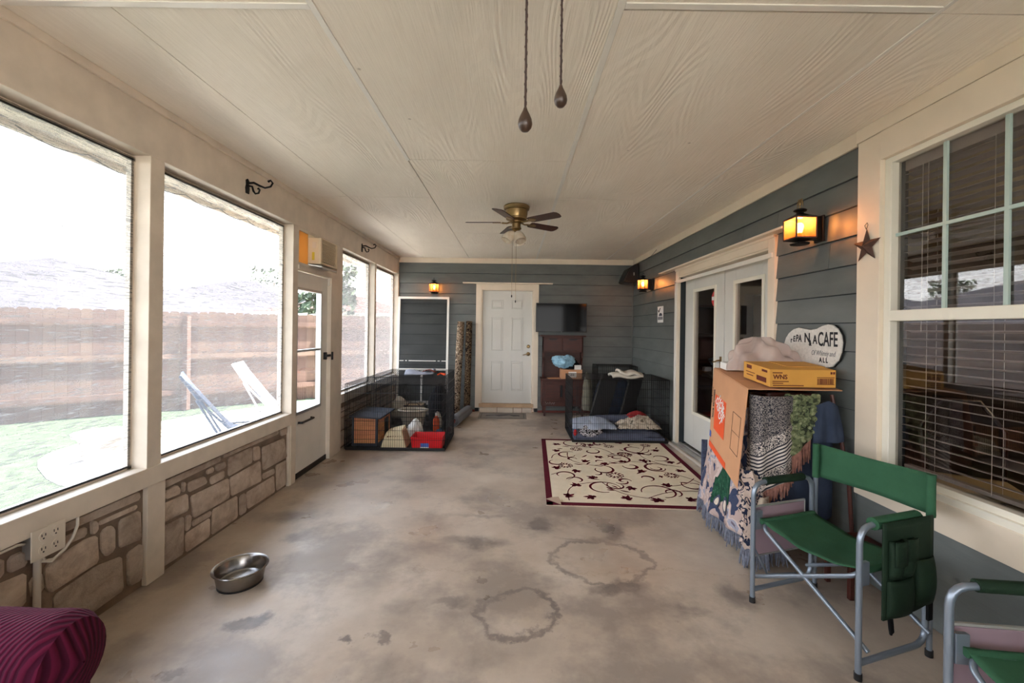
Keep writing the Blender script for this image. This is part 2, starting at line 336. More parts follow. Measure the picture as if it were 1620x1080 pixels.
def zigzag():
    k = NT('navy_and_ivory_woven_afghan'); v = k.coord()
    sp = k.n('SeparateXYZ'); k.l(v, sp.inputs[0]); z = sp.outputs['Z']; x = sp.outputs['X']
    tilt = k.math('MULTIPLY_ADD', x, -.55, z)                # diagonal drape of the stripes
    st = k.math('GREATER_THAN', k.math('FRACT', k.math('MULTIPLY', tilt, 44)), .45)
    zz = k.math('GREATER_THAN', k.noise(k.coord((1, 1, 1)), 150, 2), .5)
    top = k.math('GREATER_THAN', tilt, .43)                 # heather zone above, stripes below
    band = k.math('GREATER_THAN', k.math('FRACT', k.math('MULTIPLY_ADD', tilt, 4.6, -.02)), .60)
    f = k.mix(band, st, zz); f = k.mix(top, f, k.math('MULTIPLY', zz, .42))
    k.l(k.mix(f, lin((24, 26, 40)), lin((196, 186, 178))), k.b.inputs['Base Color']); k.b.inputs['Roughness'].default_value = .95
    k.bump(k.noise(v, 240, 2), .5, .004); return k.m
MT['afghan'] = zigzag()
def blotch(name, cols, scale, rough=.95, bump=.4, bs=120, dist=.5):
    k = NT(name); n = k.noise(k.coord(), scale, 3, .5, dist)
    k.l(k.ramp(n, [(p, lin(c)) for p, c in cols], 'CONSTANT'), k.b.inputs['Base Color']); k.b.inputs['Roughness'].default_value = rough
    k.b.inputs['Specular IOR Level'].default_value = .2
    k.bump(k.noise(k.coord(), bs, 3), bump, .006); return k.m
MT['tapestry'] = blotch('picture_tapestry_throw', [(0, (60, 68, 92)), (.40, (52, 64, 92)), (.44, (176, 156, 150)), (.52, (194, 176, 170)), (.58, (150, 150, 164)), (.66, (104, 96, 108))], 8)
MT['truckgreen'] = blotch('woven_green_truck', [(0, (28, 62, 48)), (.45, (34, 78, 58)), (.62, (60, 100, 80))], 30)
MT['truckcream'] = mat('woven_cream', (206, 192, 178), .95, var=.2, vscale=60)
MT['navyyarn'] = mat('navy_yarn', (58, 66, 88), .95, var=.4, vscale=60)
MT['bluegreyyarn'] = mat('blue_grey_yarn', (106, 110, 124), .95, var=.4, vscale=50)
MT['rosefringe'] = mat('rose_brown_yarn', (138, 96, 84), .95, var=.3, vscale=50)
MT['chenille'] = blotch('green_chenille', [(0, (52, 58, 44)), (.42, (98, 106, 76)), (.55, (132, 138, 104)), (.7, (70, 74, 60))], 26, bump=1, bs=60)
MT['camoroll'] = blotch('patterned_rug_back', [(0, (44, 34, 30)), (.42, (150, 132, 112)), (.52, (96, 74, 58)), (.58, (186, 172, 152))], 34)
MT['camodark'] = blotch('patterned_rug_back_dark', [(0, (30, 22, 18)), (.46, (110, 92, 72)), (.54, (52, 38, 28)), (.64, (150, 134, 108))], 30)
MT['bwcloth'] = blotch('black_white_print_cloth', [(0, (16, 16, 20)), (.44, (220, 218, 222)), (.50, (16, 16, 20)), (.56, (214, 212, 218)), (.63, (20, 20, 24))], 18)
MT['quiltcream'] = blotch('cream_print_quilt', [(0, (170, 156, 140)), (.45, (206, 194, 176)), (.64, (120, 110, 100))], 14)
MT['rugcream'] = fabric('cream_rug_pile', (226, 214, 192), (208, 194, 168), 300, bump=.3)
MT['rugred'] = fabric('burgundy_rug_pile', (96, 16, 36), (70, 10, 26), 300, bump=.3)
MT['rugback'] = mat('rug_jute_back', (150, 128, 110), .95, bump=.3, bscale=200)
MT['grass'] = mat('short_lawn', (52, 60, 50), .95, spec=.0, var=.3, vscale=9, bump=.6, bscale=80)
MT['gravel'] = mat('white_gravel', (214, 207, 196), .95, spec=.0, var=.25, vscale=40, bump=.9, bscale=30)
MT['signpaint'] = mat('speckled_sign_paint', (206, 202, 196), .7, var=.12, vscale=60)
MT['bluemesh'] = darkscreen(); MT['bluemesh'].name = 'sling_mesh'
MT['loungewhite'] = mat('white_lounge_frame', (210, 212, 216), .4)
MT['navymetal'] = mat('navy_sling', (46, 66, 92), .6)
MT['tvscreen'] = mat('glossy_tv_screen', (6, 6, 7), .07, var=.02, spec=.12)
MT['bulb'] = emis('lantern_bulb_glow', (255, 206, 140), 14)
MT['amber'] = emis('x', (255, 190, 100), 0)
def ambermat():
    k = NT('seeded_amber_glass'); k.b.inputs['Base Color'].default_value = lin((255, 196, 120)); k.b.inputs['Roughness'].default_value = .25
    k.bump(k.noise(k.coord(), 30, 3, .5, 1), .4, .01)
    tl = k.n('BsdfTranslucent'); tl.inputs[0].default_value = lin((236, 170, 118)); tr = k.n('BsdfTransparent'); tr.inputs[0].default_value = lin((255, 216, 168))
    m = k.n('MixShader'); m.inputs[0].default_value = .87; k.l(tl.outputs[0], m.inputs[1]); k.l(tr.outputs[0], m.inputs[2])
    m2 = k.n('MixShader'); m2.inputs[0].default_value = .10; k.l(m.outputs[0], m2.inputs[1]); k.l(k.b.outputs[0], m2.inputs[2]); k.l(m2.outputs[0], k.out.inputs[0]); return k.m
MT['amber'] = ambermat()

# ---------------------------------------------------------------- geometry helpers
class MB:
    def __init__(s): s.v = []; s.f = []
    def add(s, vs, fs, xf=None):
        o = len(s.v); s.v += [tuple(xf @ Vector(p)) if xf else tuple(p) for p in vs]; s.f += [tuple(i+o for i in f) for f in fs]; return s
    def box(s, x0, x1, y0, y1, z0, z1, xf=None):
        if x0 > x1: x0, x1 = x1, x0
        if y0 > y1: y0, y1 = y1, y0
        if z0 > z1: z0, z1 = z1, z0
        return s.add([(x0,y0,z0),(x1,y0,z0),(x1,y1,z0),(x0,y1,z0),(x0,y0,z1),(x1,y0,z1),(x1,y1,z1),(x0,y1,z1)],
              [(0,3,2,1),(4,5,6,7),(0,1,5,4),(1,2,6,5),(2,3,7,6),(3,0,4,7)], xf)
    def hexa(s, p): # 8 points, same order as box
        return s.add(p, [(0,3,2,1),(4,5,6,7),(0,1,5,4),(1,2,6,5),(2,3,7,6),(3,0,4,7)])
    def tube(s, pts, r, n=8, closed=False, xf=None, caps=True):
        pts = [Vector(p) for p in pts]; m = len(pts); rs = r if isinstance(r, (list, tuple)) else [r]*m
        T = []
        for i in range(m):
            a = pts[(i-1) % m] if (i > 0 or closed) else pts[i]; b = pts[(i+1) % m] if (i < m-1 or closed) else pts[i]
            d = (b-a); T.append(d.normalized() if d.length > 1e-9 else Vector((0,0,1)))
        u = T[0].orthogonal().normalized(); vs = []
        for i in range(m):
            u = (u - T[i]*u.dot(T[i])); u = u.normalized() if u.length > 1e-6 else T[i].orthogonal().normalized()
            w_ = T[i].cross(u)
            for j in range(n):
                a = 2*PI*j/n; vs.append(pts[i] + (u*math.cos(a)+w_*math.sin(a))*rs[i])
        fs = []
        for i in range(m if closed else m-1):
            k = (i+1) % m
            for j in range(n):
                fs.append((i*n+j, i*n+(j+1) % n, k*n+(j+1) % n, k*n+j))
        if caps and not closed: fs += [tuple(range(n))[::-1], tuple((m-1)*n+j for j in range(n))]
        return s.add(vs, fs, xf)
    def cyl(s, a, b, r, r2=None, n=16, xf=None): return s.tube([a, b], [r, r if r2 is None else r2], n, xf=xf)
    def lathe(s, prof, n=24, xf=None, sx=1, sy=1):
        vs = []; fs = []
        for r, z in prof:
            for j in range(n): vs.append((r*math.cos(2*PI*j/n)*sx, r*math.sin(2*PI*j/n)*sy, z))
        for i in range(len(prof)-1):
            for j in range(n): fs.append((i*n+j, i*n+(j+1) % n, (i+1)*n+(j+1) % n, (i+1)*n+j))
        if prof[0][0] > 1e-5: fs.append(tuple(range(n))[::-1])
        if prof[-1][0] > 1e-5: fs.append(tuple((len(prof)-1)*n+j for j in range(n)))
        return s.add(vs, fs, xf)
    def prism(s, poly, d0, d1, fn):   # fn(a, b, depth) -> xyz
        n = len(poly); vs = [fn(a, b, d0) for a, b in poly] + [fn(a, b, d1) for a, b in poly]
        return s.add(vs, [tuple(range(n))[::-1], tuple(range(n, 2*n))] + [(i, (i+1) % n, n+(i+1) % n, n+i) for i in range(n)])
    def grid(s, fn, nu, nv, closeu=False):
        vs = [fn(i/nu, j/nv) for j in range(nv+1) for i in range(nu+(0 if closeu else 1))]; W = nu+(0 if closeu else 1); fs = []
        for j in range(nv):
            for i in range(nu):
                k = (i+1) % W; fs.append((j*W+i, j*W+k, (j+1)*W+k, (j+1)*W+i))
        return s.add(vs, fs)
    def ball(s, c, rx, ry=None, rz=None, nu=14, nv=9, xf=None):
        ry = ry or rx; rz = rz or rx; vs = []; 
        prof = [(math.sin(PI*i/nv), -math.cos(PI*i/nv)) for i in range(nv+1)]
        prof[0] = (.001, -1); prof[-1] = (.001, 1)
        X = Matrix.Translation(c) @ Matrix.Diagonal((rx, ry, rz, 1))
        return s.lathe(prof, nu, (xf @ X) if xf else X)

WM = {}
def obj(name, mb, m, parent=None, smooth=False, bevel=0, solid=0, local=False, sub=0, kind=None, label=None):
    me = bpy.data.meshes.new(name)
    vs = [Vector(v) for v in mb.v]
    if parent is not None: 
        if not local:
            inv = WM[parent].inverted(); vs = [inv @ v for v in vs]
        origin = None
    else:
        lo = [min(v[i] for v in vs) for i in range(3)]; hi = [max(v[i] for v in vs) for i in range(3)]
        origin = Vector(((lo[0]+hi[0])/2, (lo[1]+hi[1])/2, lo[2])); vs = [v-origin for v in vs]
    me.from_pydata([tuple(v) for v in vs], [], mb.f); me.update()
    import bmesh
    bm = bmesh.new(); bm.from_mesh(me); bmesh.ops.recalc_face_normals(bm, faces=bm.faces); bm.to_mesh(me); bm.free()
    if smooth:
        me.polygons.foreach_set('use_smooth', [True]*len(me.polygons)); me.set_sharp_from_angle(angle=math.radians(42))
    o = bpy.data.objects.new(name, me); COL.objects.link(o)
    me.materials.append(MT[m] if isinstance(m, str) else m)
    if parent is not None: o.parent = parent; WM[o] = WM[parent].copy()
    else: o.location = origin; WM[o] = Matrix.Translation(origin)
    if bevel:
        b = o.modifiers.new('bevel', 'BEVEL'); b.width = bevel; b.segments = 2; b.limit_method = 'ANGLE'; b.angle_limit = math.radians(40)
    if solid:
        b = o.modifiers.new('solid', 'SOLIDIFY'); b.thickness = solid; b.offset = 0
    if sub:
        b = o.modifiers.new('sub', 'SUBSURF'); b.levels = sub; b.render_levels = sub
    if kind: o['kind'] = kind
    if label: o['label'] = label
    return o
def tag(o, label, cat, group=None):
    o['label'] = label; o['category'] = cat
    if group: o['group'] = group
    return o
def thing(name, label, cat, loc=(0,0,0), rotz=0, group=None):
    o = bpy.data.objects.new(name, None); COL.objects.link(o); o.location = loc; o.rotation_euler = (0,0,rotz)
    o.empty_display_size = .05
    WM[o] = Matrix.Translation(loc) @ Matrix.Rotation(rotz, 4, 'Z'); return tag(o, label, cat, group)
def structure(name, mb, m, **k): return obj(name, mb, m, kind='structure', **k)
def sempty(name, loc=(0,0,0)):
    o = bpy.data.objects.new(name, None); COL.objects.link(o); o.location = loc; o['kind'] = 'structure'; WM[o] = Matrix.Translation(loc); return o
def dup(root, loc, rotz=0, label=None):
    r = root.copy(); COL.objects.link(r); r.location = loc; r.rotation_euler = (0,0,rotz); WM[r] = Matrix.Translation(loc) @ Matrix.Rotation(rotz, 4, 'Z')
    if label: r['label'] = label
    for ch in list(root.children):
        c = ch.copy(); COL.objects.link(c); c.parent = r; WM[c] = WM[r].copy()
        for g in ch.children:
            d = g.copy(); COL.objects.link(d); d.parent = c
    return r
def text(name, s, size, mtx, m, parent, extrude=.0005, shear=0, sx=1, align='LEFT', bold=0):
    cu = bpy.data.curves.new(name, 'FONT'); cu.body = s; cu.size = size; cu.extrude = extrude; cu.shear = shear; cu.align_x = align
    cu.offset = bold; cu.resolution_u = 3
    tmp = bpy.data.objects.new(name, cu); COL.objects.link(tmp); bpy.context.view_layer.update()
    me = bpy.data.meshes.new_from_object(tmp.evaluated_get(bpy.context.evaluated_depsgraph_get())); bpy.data.objects.remove(tmp)
    o = bpy.data.objects.new(name, me); COL.objects.link(o); me.materials.clear(); me.materials.append(MT[m]); o.parent = parent
    o.matrix_local = WM[parent].inverted() @ mtx @ Matrix.Diagonal((sx, 1, 1, 1)); return o
def frame3(o, xd, yd):    # matrix with origin o, x axis xd, y axis yd
    x = Vector(xd).normalized(); z = x.cross(Vector(yd)).normalized(); y = z.cross(x)
    return Matrix(((x.x, y.x, z.x, o[0]), (x.y, y.y, z.y, o[1]), (x.z, y.z, z.z, o[2]), (0, 0, 0, 1)))
def B1(*a): return MB().box(*a)

# ---------------------------------------------------------------- room dimensions
XL, XR, YB, YN, CZ = -2.055, 2.145, 7.645, -2.6, 2.74

# ---- floor
fl = structure('floor', B1(XL-.14, XR+.02, YN-.1, YB+.02, -.12, 0), 'floor')

# ---- ceiling: backing with separate plywood panels
ceil = structure('ceiling', B1(XL-.14, XR+.14, YN-.1, YB+.14, CZ+.012, CZ+.06), 'sidingback')
cols = [(XL, -1.612, 1.67), (-1.609, -.807, 1.67), (-.801, .397, .75), (.405, 1.638, 1.67), (1.642, XR, 1.67)]
for x0, x1, s in cols:
    ys = [s + 2.44*k for k in range(-3, 5)]; ys = [YN] + [y for y in ys if YN+.2 < y < YB-.2] + [YB]
    for a, b in zip(ys, ys[1:]):
        obj('ceiling_panel', B1(x0+.001, x1-.001, a+.003, b-.003, CZ, CZ+.013), 'ceiling', ceil)
obj('batten', B1(.386, .416, YN, YB, CZ-.005, CZ+.002), 'white', ceil, bevel=.002)
obj('batten', B1(XL, -.815, 1.655, 1.685, CZ-.005, CZ+.002), 'white', ceil, bevel=.002)
obj('batten', B1(.416, 1.63, 1.63, 1.66, CZ-.005, CZ+.002), 'white', ceil, bevel=.002)
obj('batten', B1(-.818, -.79, YN, 3.2, CZ-.004, CZ+.002), 'white', ceil, bevel=.002)
obj('batten', B1(1.632, 1.65, YN, YB, CZ-.004, CZ+.002), 'white', ceil, bevel=.002)

# ---- crown trims
structure('trim_1', B1(XL, XR, YB-.02, YB, 2.648, CZ), 'trim', bevel=.003)
structure('trim_2', B1(XR-.02, XR, 2.655, YB-.02, 2.648, CZ), 'trim', bevel=.003)
structure('trim_3', B1(XR-.028, XR, YN, 2.655, 2.66, CZ), 'trim', bevel=.003)
structure('trim_4', B1(XL-.001, XL+.018, YN, YB-.02, 2.695, CZ), 'trimdirty', bevel=.004)

# ---- left wall: posts, header, sill, stone knee wall
wl = sempty('wall_left', (XL, 0, 0))
XO = XL-.14
obj('header_beam', B1(XO, XL, YN, YB, 2.435, 2.74), 'trimdirty', wl, bevel=.003)
obj('upper_plate', B1(XO-.02, XO+.03, YN, YB, 2.415, 2.44), 'trimdirty', wl)
posts = [(-2.5, -2.4), (-1.1, -1.0), (.6, .7), (2.405, 2.503), (3.972, 4.062), (5.03, 5.12), (6.307, 6.38), (7.60, YB)]
for a, b in posts: obj('post', B1(XO, XL, a, b, 0 if a in (5.03, 3.972) else .67, 2.435), 'trimdirty', wl, bevel=.003)
for a, b in ((YN, 3.972), (5.12, YB)):
    obj('sill_board', B1(XO-.03, XL+.004, a, b, .565, .672), 'trimdirty', wl, bevel=.004)
for a, b in [(-1.1, -1.0), (.6, .7), (2.42, 2.545), (3.955, 4.05), (6.30, 6.40)]:
    obj('knee_post', B1(XO, XL-.006, a, b, 0, .565), 'trimdirty', wl, bevel=.003)
obj('mortar_bed', B1(XO, XL-.034, YN, 3.97, -.1, .565), 'mortar', wl)
obj('mortar_bed', B1(XO, XL-.034, 5.12, YB, -.1, .565), 'mortar', wl)
def stone(pts, th=.015):
    # rounded, slightly bulging block from a polygon in (y, z)
    cy = sum(p[0] for p in pts)/len(pts); cz = sum(p[1] for p in pts)/len(pts)
    out = []
    n = len(pts)
    for i in range(n):
        a, b, c = pts[i-1], pts[i], pts[(i+1) % n]
        for t in (.22, .0):
            pass
        la = math.dist(a, b); lb = math.dist(b, c); k = min(.013, la*.3, lb*.3)
        out.append((b[0]+(a[0]-b[0])/la*k, b[1]+(a[1]-b[1])/la*k)); out.append((b[0]+(c[0]-b[0])/lb*k, b[1]+(c[1]-b[1])/lb*k))
    m = MB(); N = len(out); rows = []
    x0 = XL-.036
    dd = th*random.uniform(.7, 1.25)
    for sc, x in ((1.0, x0), (1.0, x0+dd*.6), (.93, x0+dd*.95), (.6, x0+dd*random.uniform(.95, 1.15))):
        rows.append([(x+random.uniform(-.001, .001), cy+(p[0]-cy)*sc, cz+(p[1]-cz)*sc) for p in out])
    vs = [p for r in rows for p in r]; fs = []
    for r in range(3):
        for j in range(N): fs.append((r*N+j, r*N+(j+1) % N, (r+1)*N+(j+1) % N, (r+1)*N+j))
    fs.append(tuple(3*N+j for j in range(N))); m.add(vs, fs)
    obj('stone', m, 'stone', wl, smooth=True)
ST = [
[(2.27,.44),(2.4,.44),(2.41,.27),(2.27,.29)],[(2.17,.43),(2.22,.44),(2.25,.41),(2.25,.29),(2.2,.28),(2.17,.33)],[(2.16,.485),(2.38,.48),(2.38,.455),(2.16,.462)],
[(2.115,.51),(2.15,.49),(2.15,.44),(2.12,.43)],[(1.98,.49),(2.10,.49),(2.10,.44),(1.98,.445)],[(1.91,.40),(2.10,.43),(2.15,.42),(2.16,.28),(1.93,.26),(1.91,.31)],
[(1.95,.24),(2.15,.265),(2.29,.24),(2.305,.05),(2.12,.04),(1.95,.13)],[(2.32,.24),(2.41,.25),(2.41,.04),(2.325,.05)],[(1.77,.51),(1.83,.51),(1.84,.44),(1.77,.44)],
[(1.72,.42),(1.84,.41),(1.84,.27),(1.73,.28)],[(1.70,.52),(1.755,.52),(1.755,.44),(1.70,.44)],[(1.85,.37),(1.9,.38),(1.91,.29),(1.86,.28)],[(1.97,.55),(2.39,.55),(2.4,.5),(1.98,.51)],
[(2.56,.48),(2.66,.49),(2.685,.45),(2.685,.42),(2.56,.43)],[(2.70,.49),(2.725,.48),(2.715,.42),(2.70,.43)],[(2.745,.47),(2.90,.46),(2.93,.40),(2.755,.40)],[(2.915,.49),(2.985,.5),(2.99,.455),(2.92,.46)],
[(3.0,.50),(3.1,.5),(3.115,.45),(3.01,.45)],[(2.95,.43),(3.1,.435),(3.1,.375),(2.96,.375)],[(3.135,.51),(3.42,.51),(3.43,.385),(3.14,.37)],[(3.44,.505),(3.53,.49),(3.54,.38),(3.445,.39)],
[(3.56,.47),(3.9,.46),(3.955,.27),(3.58,.27)],[(3.57,.245),(3.75,.235),(3.76,.185),(3.58,.195)],[(3.775,.25),(3.95,.245),(3.95,.02),(3.79,.02)],[(3.36,.17),(3.75,.17),(3.765,.02),(3.38,.03)],
[(3.16,.355),(3.54,.365),(3.56,.19),(3.18,.21)],[(2.775,.37),(3.145,.36),(3.155,.21),(2.80,.215)],[(2.56,.41),(2.75,.40),(2.76,.285),(2.56,.295)],[(2.56,.275),(2.72,.265),(2.72,.025),(2.56,.03)],
[(2.79,.2),(2.97,.195),(2.96,.16),(2.79,.165)],[(2.735,.145),(2.96,.15),(2.96,.02),(2.74,.02)],[(2.98,.195),(3.25,.19),(3.26,.02),(2.975,.02)],[(3.275,.175),(3.345,.175),(3.355,.02),(3.28,.02)],
[(2.735,.26),(2.785,.25),(2.775,.16),(2.735,.155)],[(2.56,.545),(3.06,.55),(3.06,.51),(2.56,.50)],[(3.08,.55),(3.81,.55),(3.81,.52),(3.08,.525)],[(3.83,.55),(3.95,.55),(3.95,.485),(3.85,.49)]]
for p in ST: stone(p)
def auto_stones(y0, y1):
    z = .02
    for hgt in (.2, .16, .13):
        y = y0+.01
        while y < y1-.06:
            wd = min(random.uniform(.14, .42), y1-.01-y)
            j = lambda: random.uniform(-.008, .008)
            if wd > .3 and random.random() < .3:
                stone([(y+j(), z+hgt*.45+j()), (y+wd-.018, z+hgt*.45+j()), (y+wd-.018, z), (y, z)]); stone([(y, z+hgt-.016), (y+wd-.018, z+hgt-.02), (y+wd-.018, z+hgt*.45+.016), (y, z+hgt*.45+.014)])
            else: stone([(y, z+hgt-.016+j()), (y+wd-.018+j(), z+hgt-.016+j()), (y+wd-.018, z+j()), (y+j(), z)])
            y += wd
        z += hgt
for a, b in ((5.13, 6.29), (6.41, 7.6), (-.98, .59), (.71, 1.69)): auto_stones(a, b)

# ---- screened windows of the left wall
def screen_window(i, y0, y1, y2, wire=False):
    f = MB(); xs = XL-.10
    f.box(xs-.012, xs+.012, y0, y0+.025, .672, 2.415); f.box(xs-.012, xs+.012, y1-.025, y1, .672, 2.415)
    f.box(xs-.012, xs+.012, y0, y1, .672, .69); f.box(xs-.012, xs+.012, y0, y1, 2.40, 2.425)
    o = structure('window_%d' % i, f, 'trimdirty')
    s = MB().grid(lambda u, v: (xs+.014, y0+.01+(y1-y0-.02)*u, .68+v*1.74), 2, 2)
    obj('screen_mesh', s, 'screen', o)
    sp = MB().box(xs+.015, xs+.02, y0+.02, y1-.02, .685, .694).box(xs+.015, xs+.02, y0+.02, y1-.02, 2.40, 2.408)
    obj('spline', sp, 'black', o)
screen_window(1, 2.503, 3.972, 0); screen_window(2, .70, 2.405, 0); screen_window(3, 5.12, 6.307, 0); screen_window(4, 6.38, 7.60, 0)
screen_window(5, -1.0, .6, 0); screen_window(6, -2.4, -1.1, 0)

# ---- exterior door in the left wall
d3 = structure('door_3', MB().box(XO, XL-.012, 4.062, 4.085, .0, 2.06).box(XO, XL+.006, 4.80, 5.03, .0, 2.06).box(XO, XL+.01, 4.062, 5.03, 2.03, 2.075), 'trimdirty', bevel=.003)
xs0, xs1 = XL-.075, XL-.035
slab = MB().box(xs0, xs1, 4.07, 4.10, .05, 2.02).box(xs0, xs1, 4.645, 4.79, .05, 2.02).box(xs0, xs1, 4.10, 4.645, 1.865, 2.02).box(xs0, xs1, 4.10, 4.645, .05, .62)
obj('door_slab', slab, 'white', d3, bevel=.003)
fr = MB()
for a in ((4.10, 4.125, .62, 1.865), (4.62, 4.645, .62, 1.865), (4.10, 4.645, .62, .65), (4.10, 4.645, 1.84, 1.865)):
    fr.box(xs0-.006, xs1+.008, a[0], a[1], a[2], a[3])
obj('glazing_frame', fr, 'alu', d3, bevel=.002)
obj('glazing_bar', B1(xs0+.006, xs1+.004, 4.12, 4.625, 1.228, 1.252), 'alu', d3, bevel=.002)
obj('pane', B1(xs0+.015, xs0+.019, 4.115, 4.63, 1.25, 1.85), 'doorglass', d3)
obj('pane', B1(xs0+.015, xs0+.019, 4.115, 4.63, .64, 1.23), 'doorglass', d3)
obj('door_handle', MB().box(xs1, xs1+.035, 4.70, 4.725, 1.12, 1.20).box(xs1+.02, xs1+.05, 4.69, 4.79, 1.15, 1.175), 'black', d3, bevel=.004)
obj('strike_plate', B1(XL+.006, XL+.02, 4.81, 4.84, 1.11, 1.20), 'black', d3, bevel=.003)
obj('pull_bar', MB().tube([(xs1+.0, 4.17, .54), (xs1+.035, 4.18, .54), (xs1+.035, 4.42, .54), (xs1, 4.43, .54)], .011, 8), 'black', d3, smooth=True)
obj('bottom_sweep', B1(xs0, xs1+.006, 4.07, 4.79, .0, .055), 'blackplastic', d3)
obj('door_sill', B1(XO, xs0+.01, 4.07, 4.80, -.1, .02), 'alu', d3)
obj('closer', MB().cyl((xs1+.02, 4.775, 1.94), (xs1+.02, 4.775, 2.02), .012), 'white', d3, smooth=True)
structure('trim_5', MB().box(XO, XL, 4.062, 5.03, 2.075, 2.10).box(XO, XL, 4.062, 4.075, 2.10, 2.435).box(XO, XL, 4.955, 5.03, 2.10, 2.435).box(XO, XL, 4.075, 4.955, 2.405, 2.435), 'trimdirty', bevel=.003)
structure('trim_6', B1(XO, XO+.02, 4.69, 4.955, 2.10, 2.405), 'acbeige')

# ---- window AC in the transom
ac = thing('air_conditioner', 'cream window air conditioner set in the transom above the glazed door', 'air conditioner', (XL-.05, 4.49, 2.10))
obj('casing', B1(XL-.12, -1.965, 4.285, 4.69, 2.115, 2.375), 'acbeige', ac, bevel=.006)
face = MB().box(-1.965, -1.943, 4.285, 4.315, 2.115, 2.375).box(-1.965, -1.943, 4.66, 4.69, 2.115, 2.375).box(-1.965, -1.943, 4.315, 4.66, 2.115, 2.135).box(-1.965, -1.943, 4.315, 4.66, 2.325, 2.335).box(-1.965, -1.943, 4.315, 4.66, 2.365, 2.375)
obj('face_frame', face, 'acbeige', ac, bevel=.002)
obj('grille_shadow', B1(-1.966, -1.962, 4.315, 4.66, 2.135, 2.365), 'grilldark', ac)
for k in range(11):
    z = 2.145+k*.0165; obj('louver', MB().hexa([(-1.962,4.318,z),(-1.945,4.318,z+.004),(-1.945,4.657,z+.004),(-1.962,4.657,z),(-1.962,4.318,z+.005),(-1.945,4.318,z+.009),(-1.945,4.657,z+.009),(-1.962,4.657,z+.005)]), 'acbeige', ac)
for k in range(3):
    z = 2.34+k*.009; obj('vent_blade', B1(-1.96, -1.947, 4.318, 4.657, z, z+.003), 'acbeige', ac)
obj('energy_tag', B1(-2.03, -2.005, 4.283, 4.286, 2.15, 2.23), 'acyellow', ac)
obj('knob_cover', B1(-2.03, -1.99, 4.282, 4.286, 2.27, 2.33), 'trim', ac, bevel=.002)
obj('drip_shelf', MB().hexa([(XL-.02,4.29,2.10),(-1.95,4.33,2.085),(-1.95,4.70,2.085),(XL-.02,4.70,2.10),(XL-.02,4.29,2.112),(-1.95,4.33,2.097),(-1.95,4.70,2.097),(XL-.02,4.70,2.112)]), 'alu', ac)
tag(obj('filler_panel', B1(XL-.022, XL-.016, 4.076, 4.285, 2.10, 2.405), 'plexi'), 'yellowed translucent plastic filler panel left of the air conditioner', 'panel')

# ---- cast hooks on the header
def hook(y, z, label):
    t = thing('wall_hook', label, 'hook', (XL, y, z), group='iron scroll hooks on the header')
    obj('back_plate', MB().prism([(-.018,-.05),(.018,-.05),(.024,-.01),(.016,.02),(.02,.05),(0,.065),(-.02,.05),(-.016,.02),(-.024,-.01)], 0, .008, lambda a, b, d: (XL+d, y+a, z+b)), 'iron', t, bevel=.002)
    up = [(XL+.008, y, z+.03), (XL+.05, y+.005, z+.035), (XL+.09, y+.01, z+.015), (XL+.13, y+.015, z+.0), (XL+.17, y+.02, z+.012), (XL+.185, y+.022, z+.04), (XL+.17, y+.02, z+.06), (XL+.15, y+.02, z+.05)]
    dn = [(XL+.008, y, z+.01), (XL+.04, y, z+.005), (XL+.05, y, z-.03), (XL+.065, y, z-.05), (XL+.09, y, z-.045), (XL+.098, y, z-.02), (XL+.085, y, z-.01)]
    obj('upper_arm', MB().tube(up, [.009,.009,.008,.007,.007,.007,.007,.009], 8), 'iron', t, smooth=True)
    obj('lower_arm', MB().tube(dn, [.009,.008,.008,.007,.007,.007,.009], 8), 'iron', t, smooth=True)
hook(3.27, 2.545, 'black iron scroll hook over the second screened window from the camera')
hook(5.75, 2.545, 'black iron scroll hook beyond the air conditioner, over the far windows')

# ---------------------------------------------------------------- lap siding
def siding(wall, axis, lo, hi, face, inward, openings, joints):
    rows = [0, .085] + [.085+.183*k for k in range(1, 15)]
    rows = [r for r in rows if r < 2.60] + [2.649]
    for ri, (z0, z1) in enumerate(zip(rows, rows[1:])):
        br = {lo, hi}
        for a, b, c, d in openings:
            if c < z1 and d > z0: br |= {a, b}
        br |= {j for (r, j) in joints if r == ri}
        br = sorted(x for x in br if lo <= x <= hi)
        for a, b in zip(br, br[1:]):
            if b-a < .01: continue
            m_ = (a+b)/2; segs = [(z0, z1)]
            for oa, ob, oc, od in openings:
                if oa <= m_ <= ob:
                    ns = []
                    for s0, s1 in segs:
                        if od <= s0 or oc >= s1: ns.append((s0, s1)); continue
                        if s0 < oc: ns.append((s0, oc))
                        if s1 > od: ns.append((od, s1))
                    segs = ns
            for s0, s1 in segs:
                if s1-s0 < .012: continue
                s0 += .006 if s0 == z0 else 0; t0 = .021-.015*(s0-z0)/(z1-z0); t1 = .019-.013*(s1-z0)/(z1-z0)
                a2, b2 = a+.0012, b-.0012
                def P(al, off, z): return (face+inward*off, al, z) if axis == 'Y' else (al, face+inward*off, z)
                pr = [P(a2, 0, s0), P(a2, t0, s0), P(a2, t1, s1), P(a2, 0, s1), P(b2, 0, s0), P(b2, t0, s0), P(b2, t1, s1), P(b2, 0, s1)]
                obj('siding_plank', MB().add(pr, [(0,1,2,3),(7,6,5,4),(0,4,5,1),(1,5,6,2),(2,6,7,3),(3,7,4,0)]), 'siding', wall)
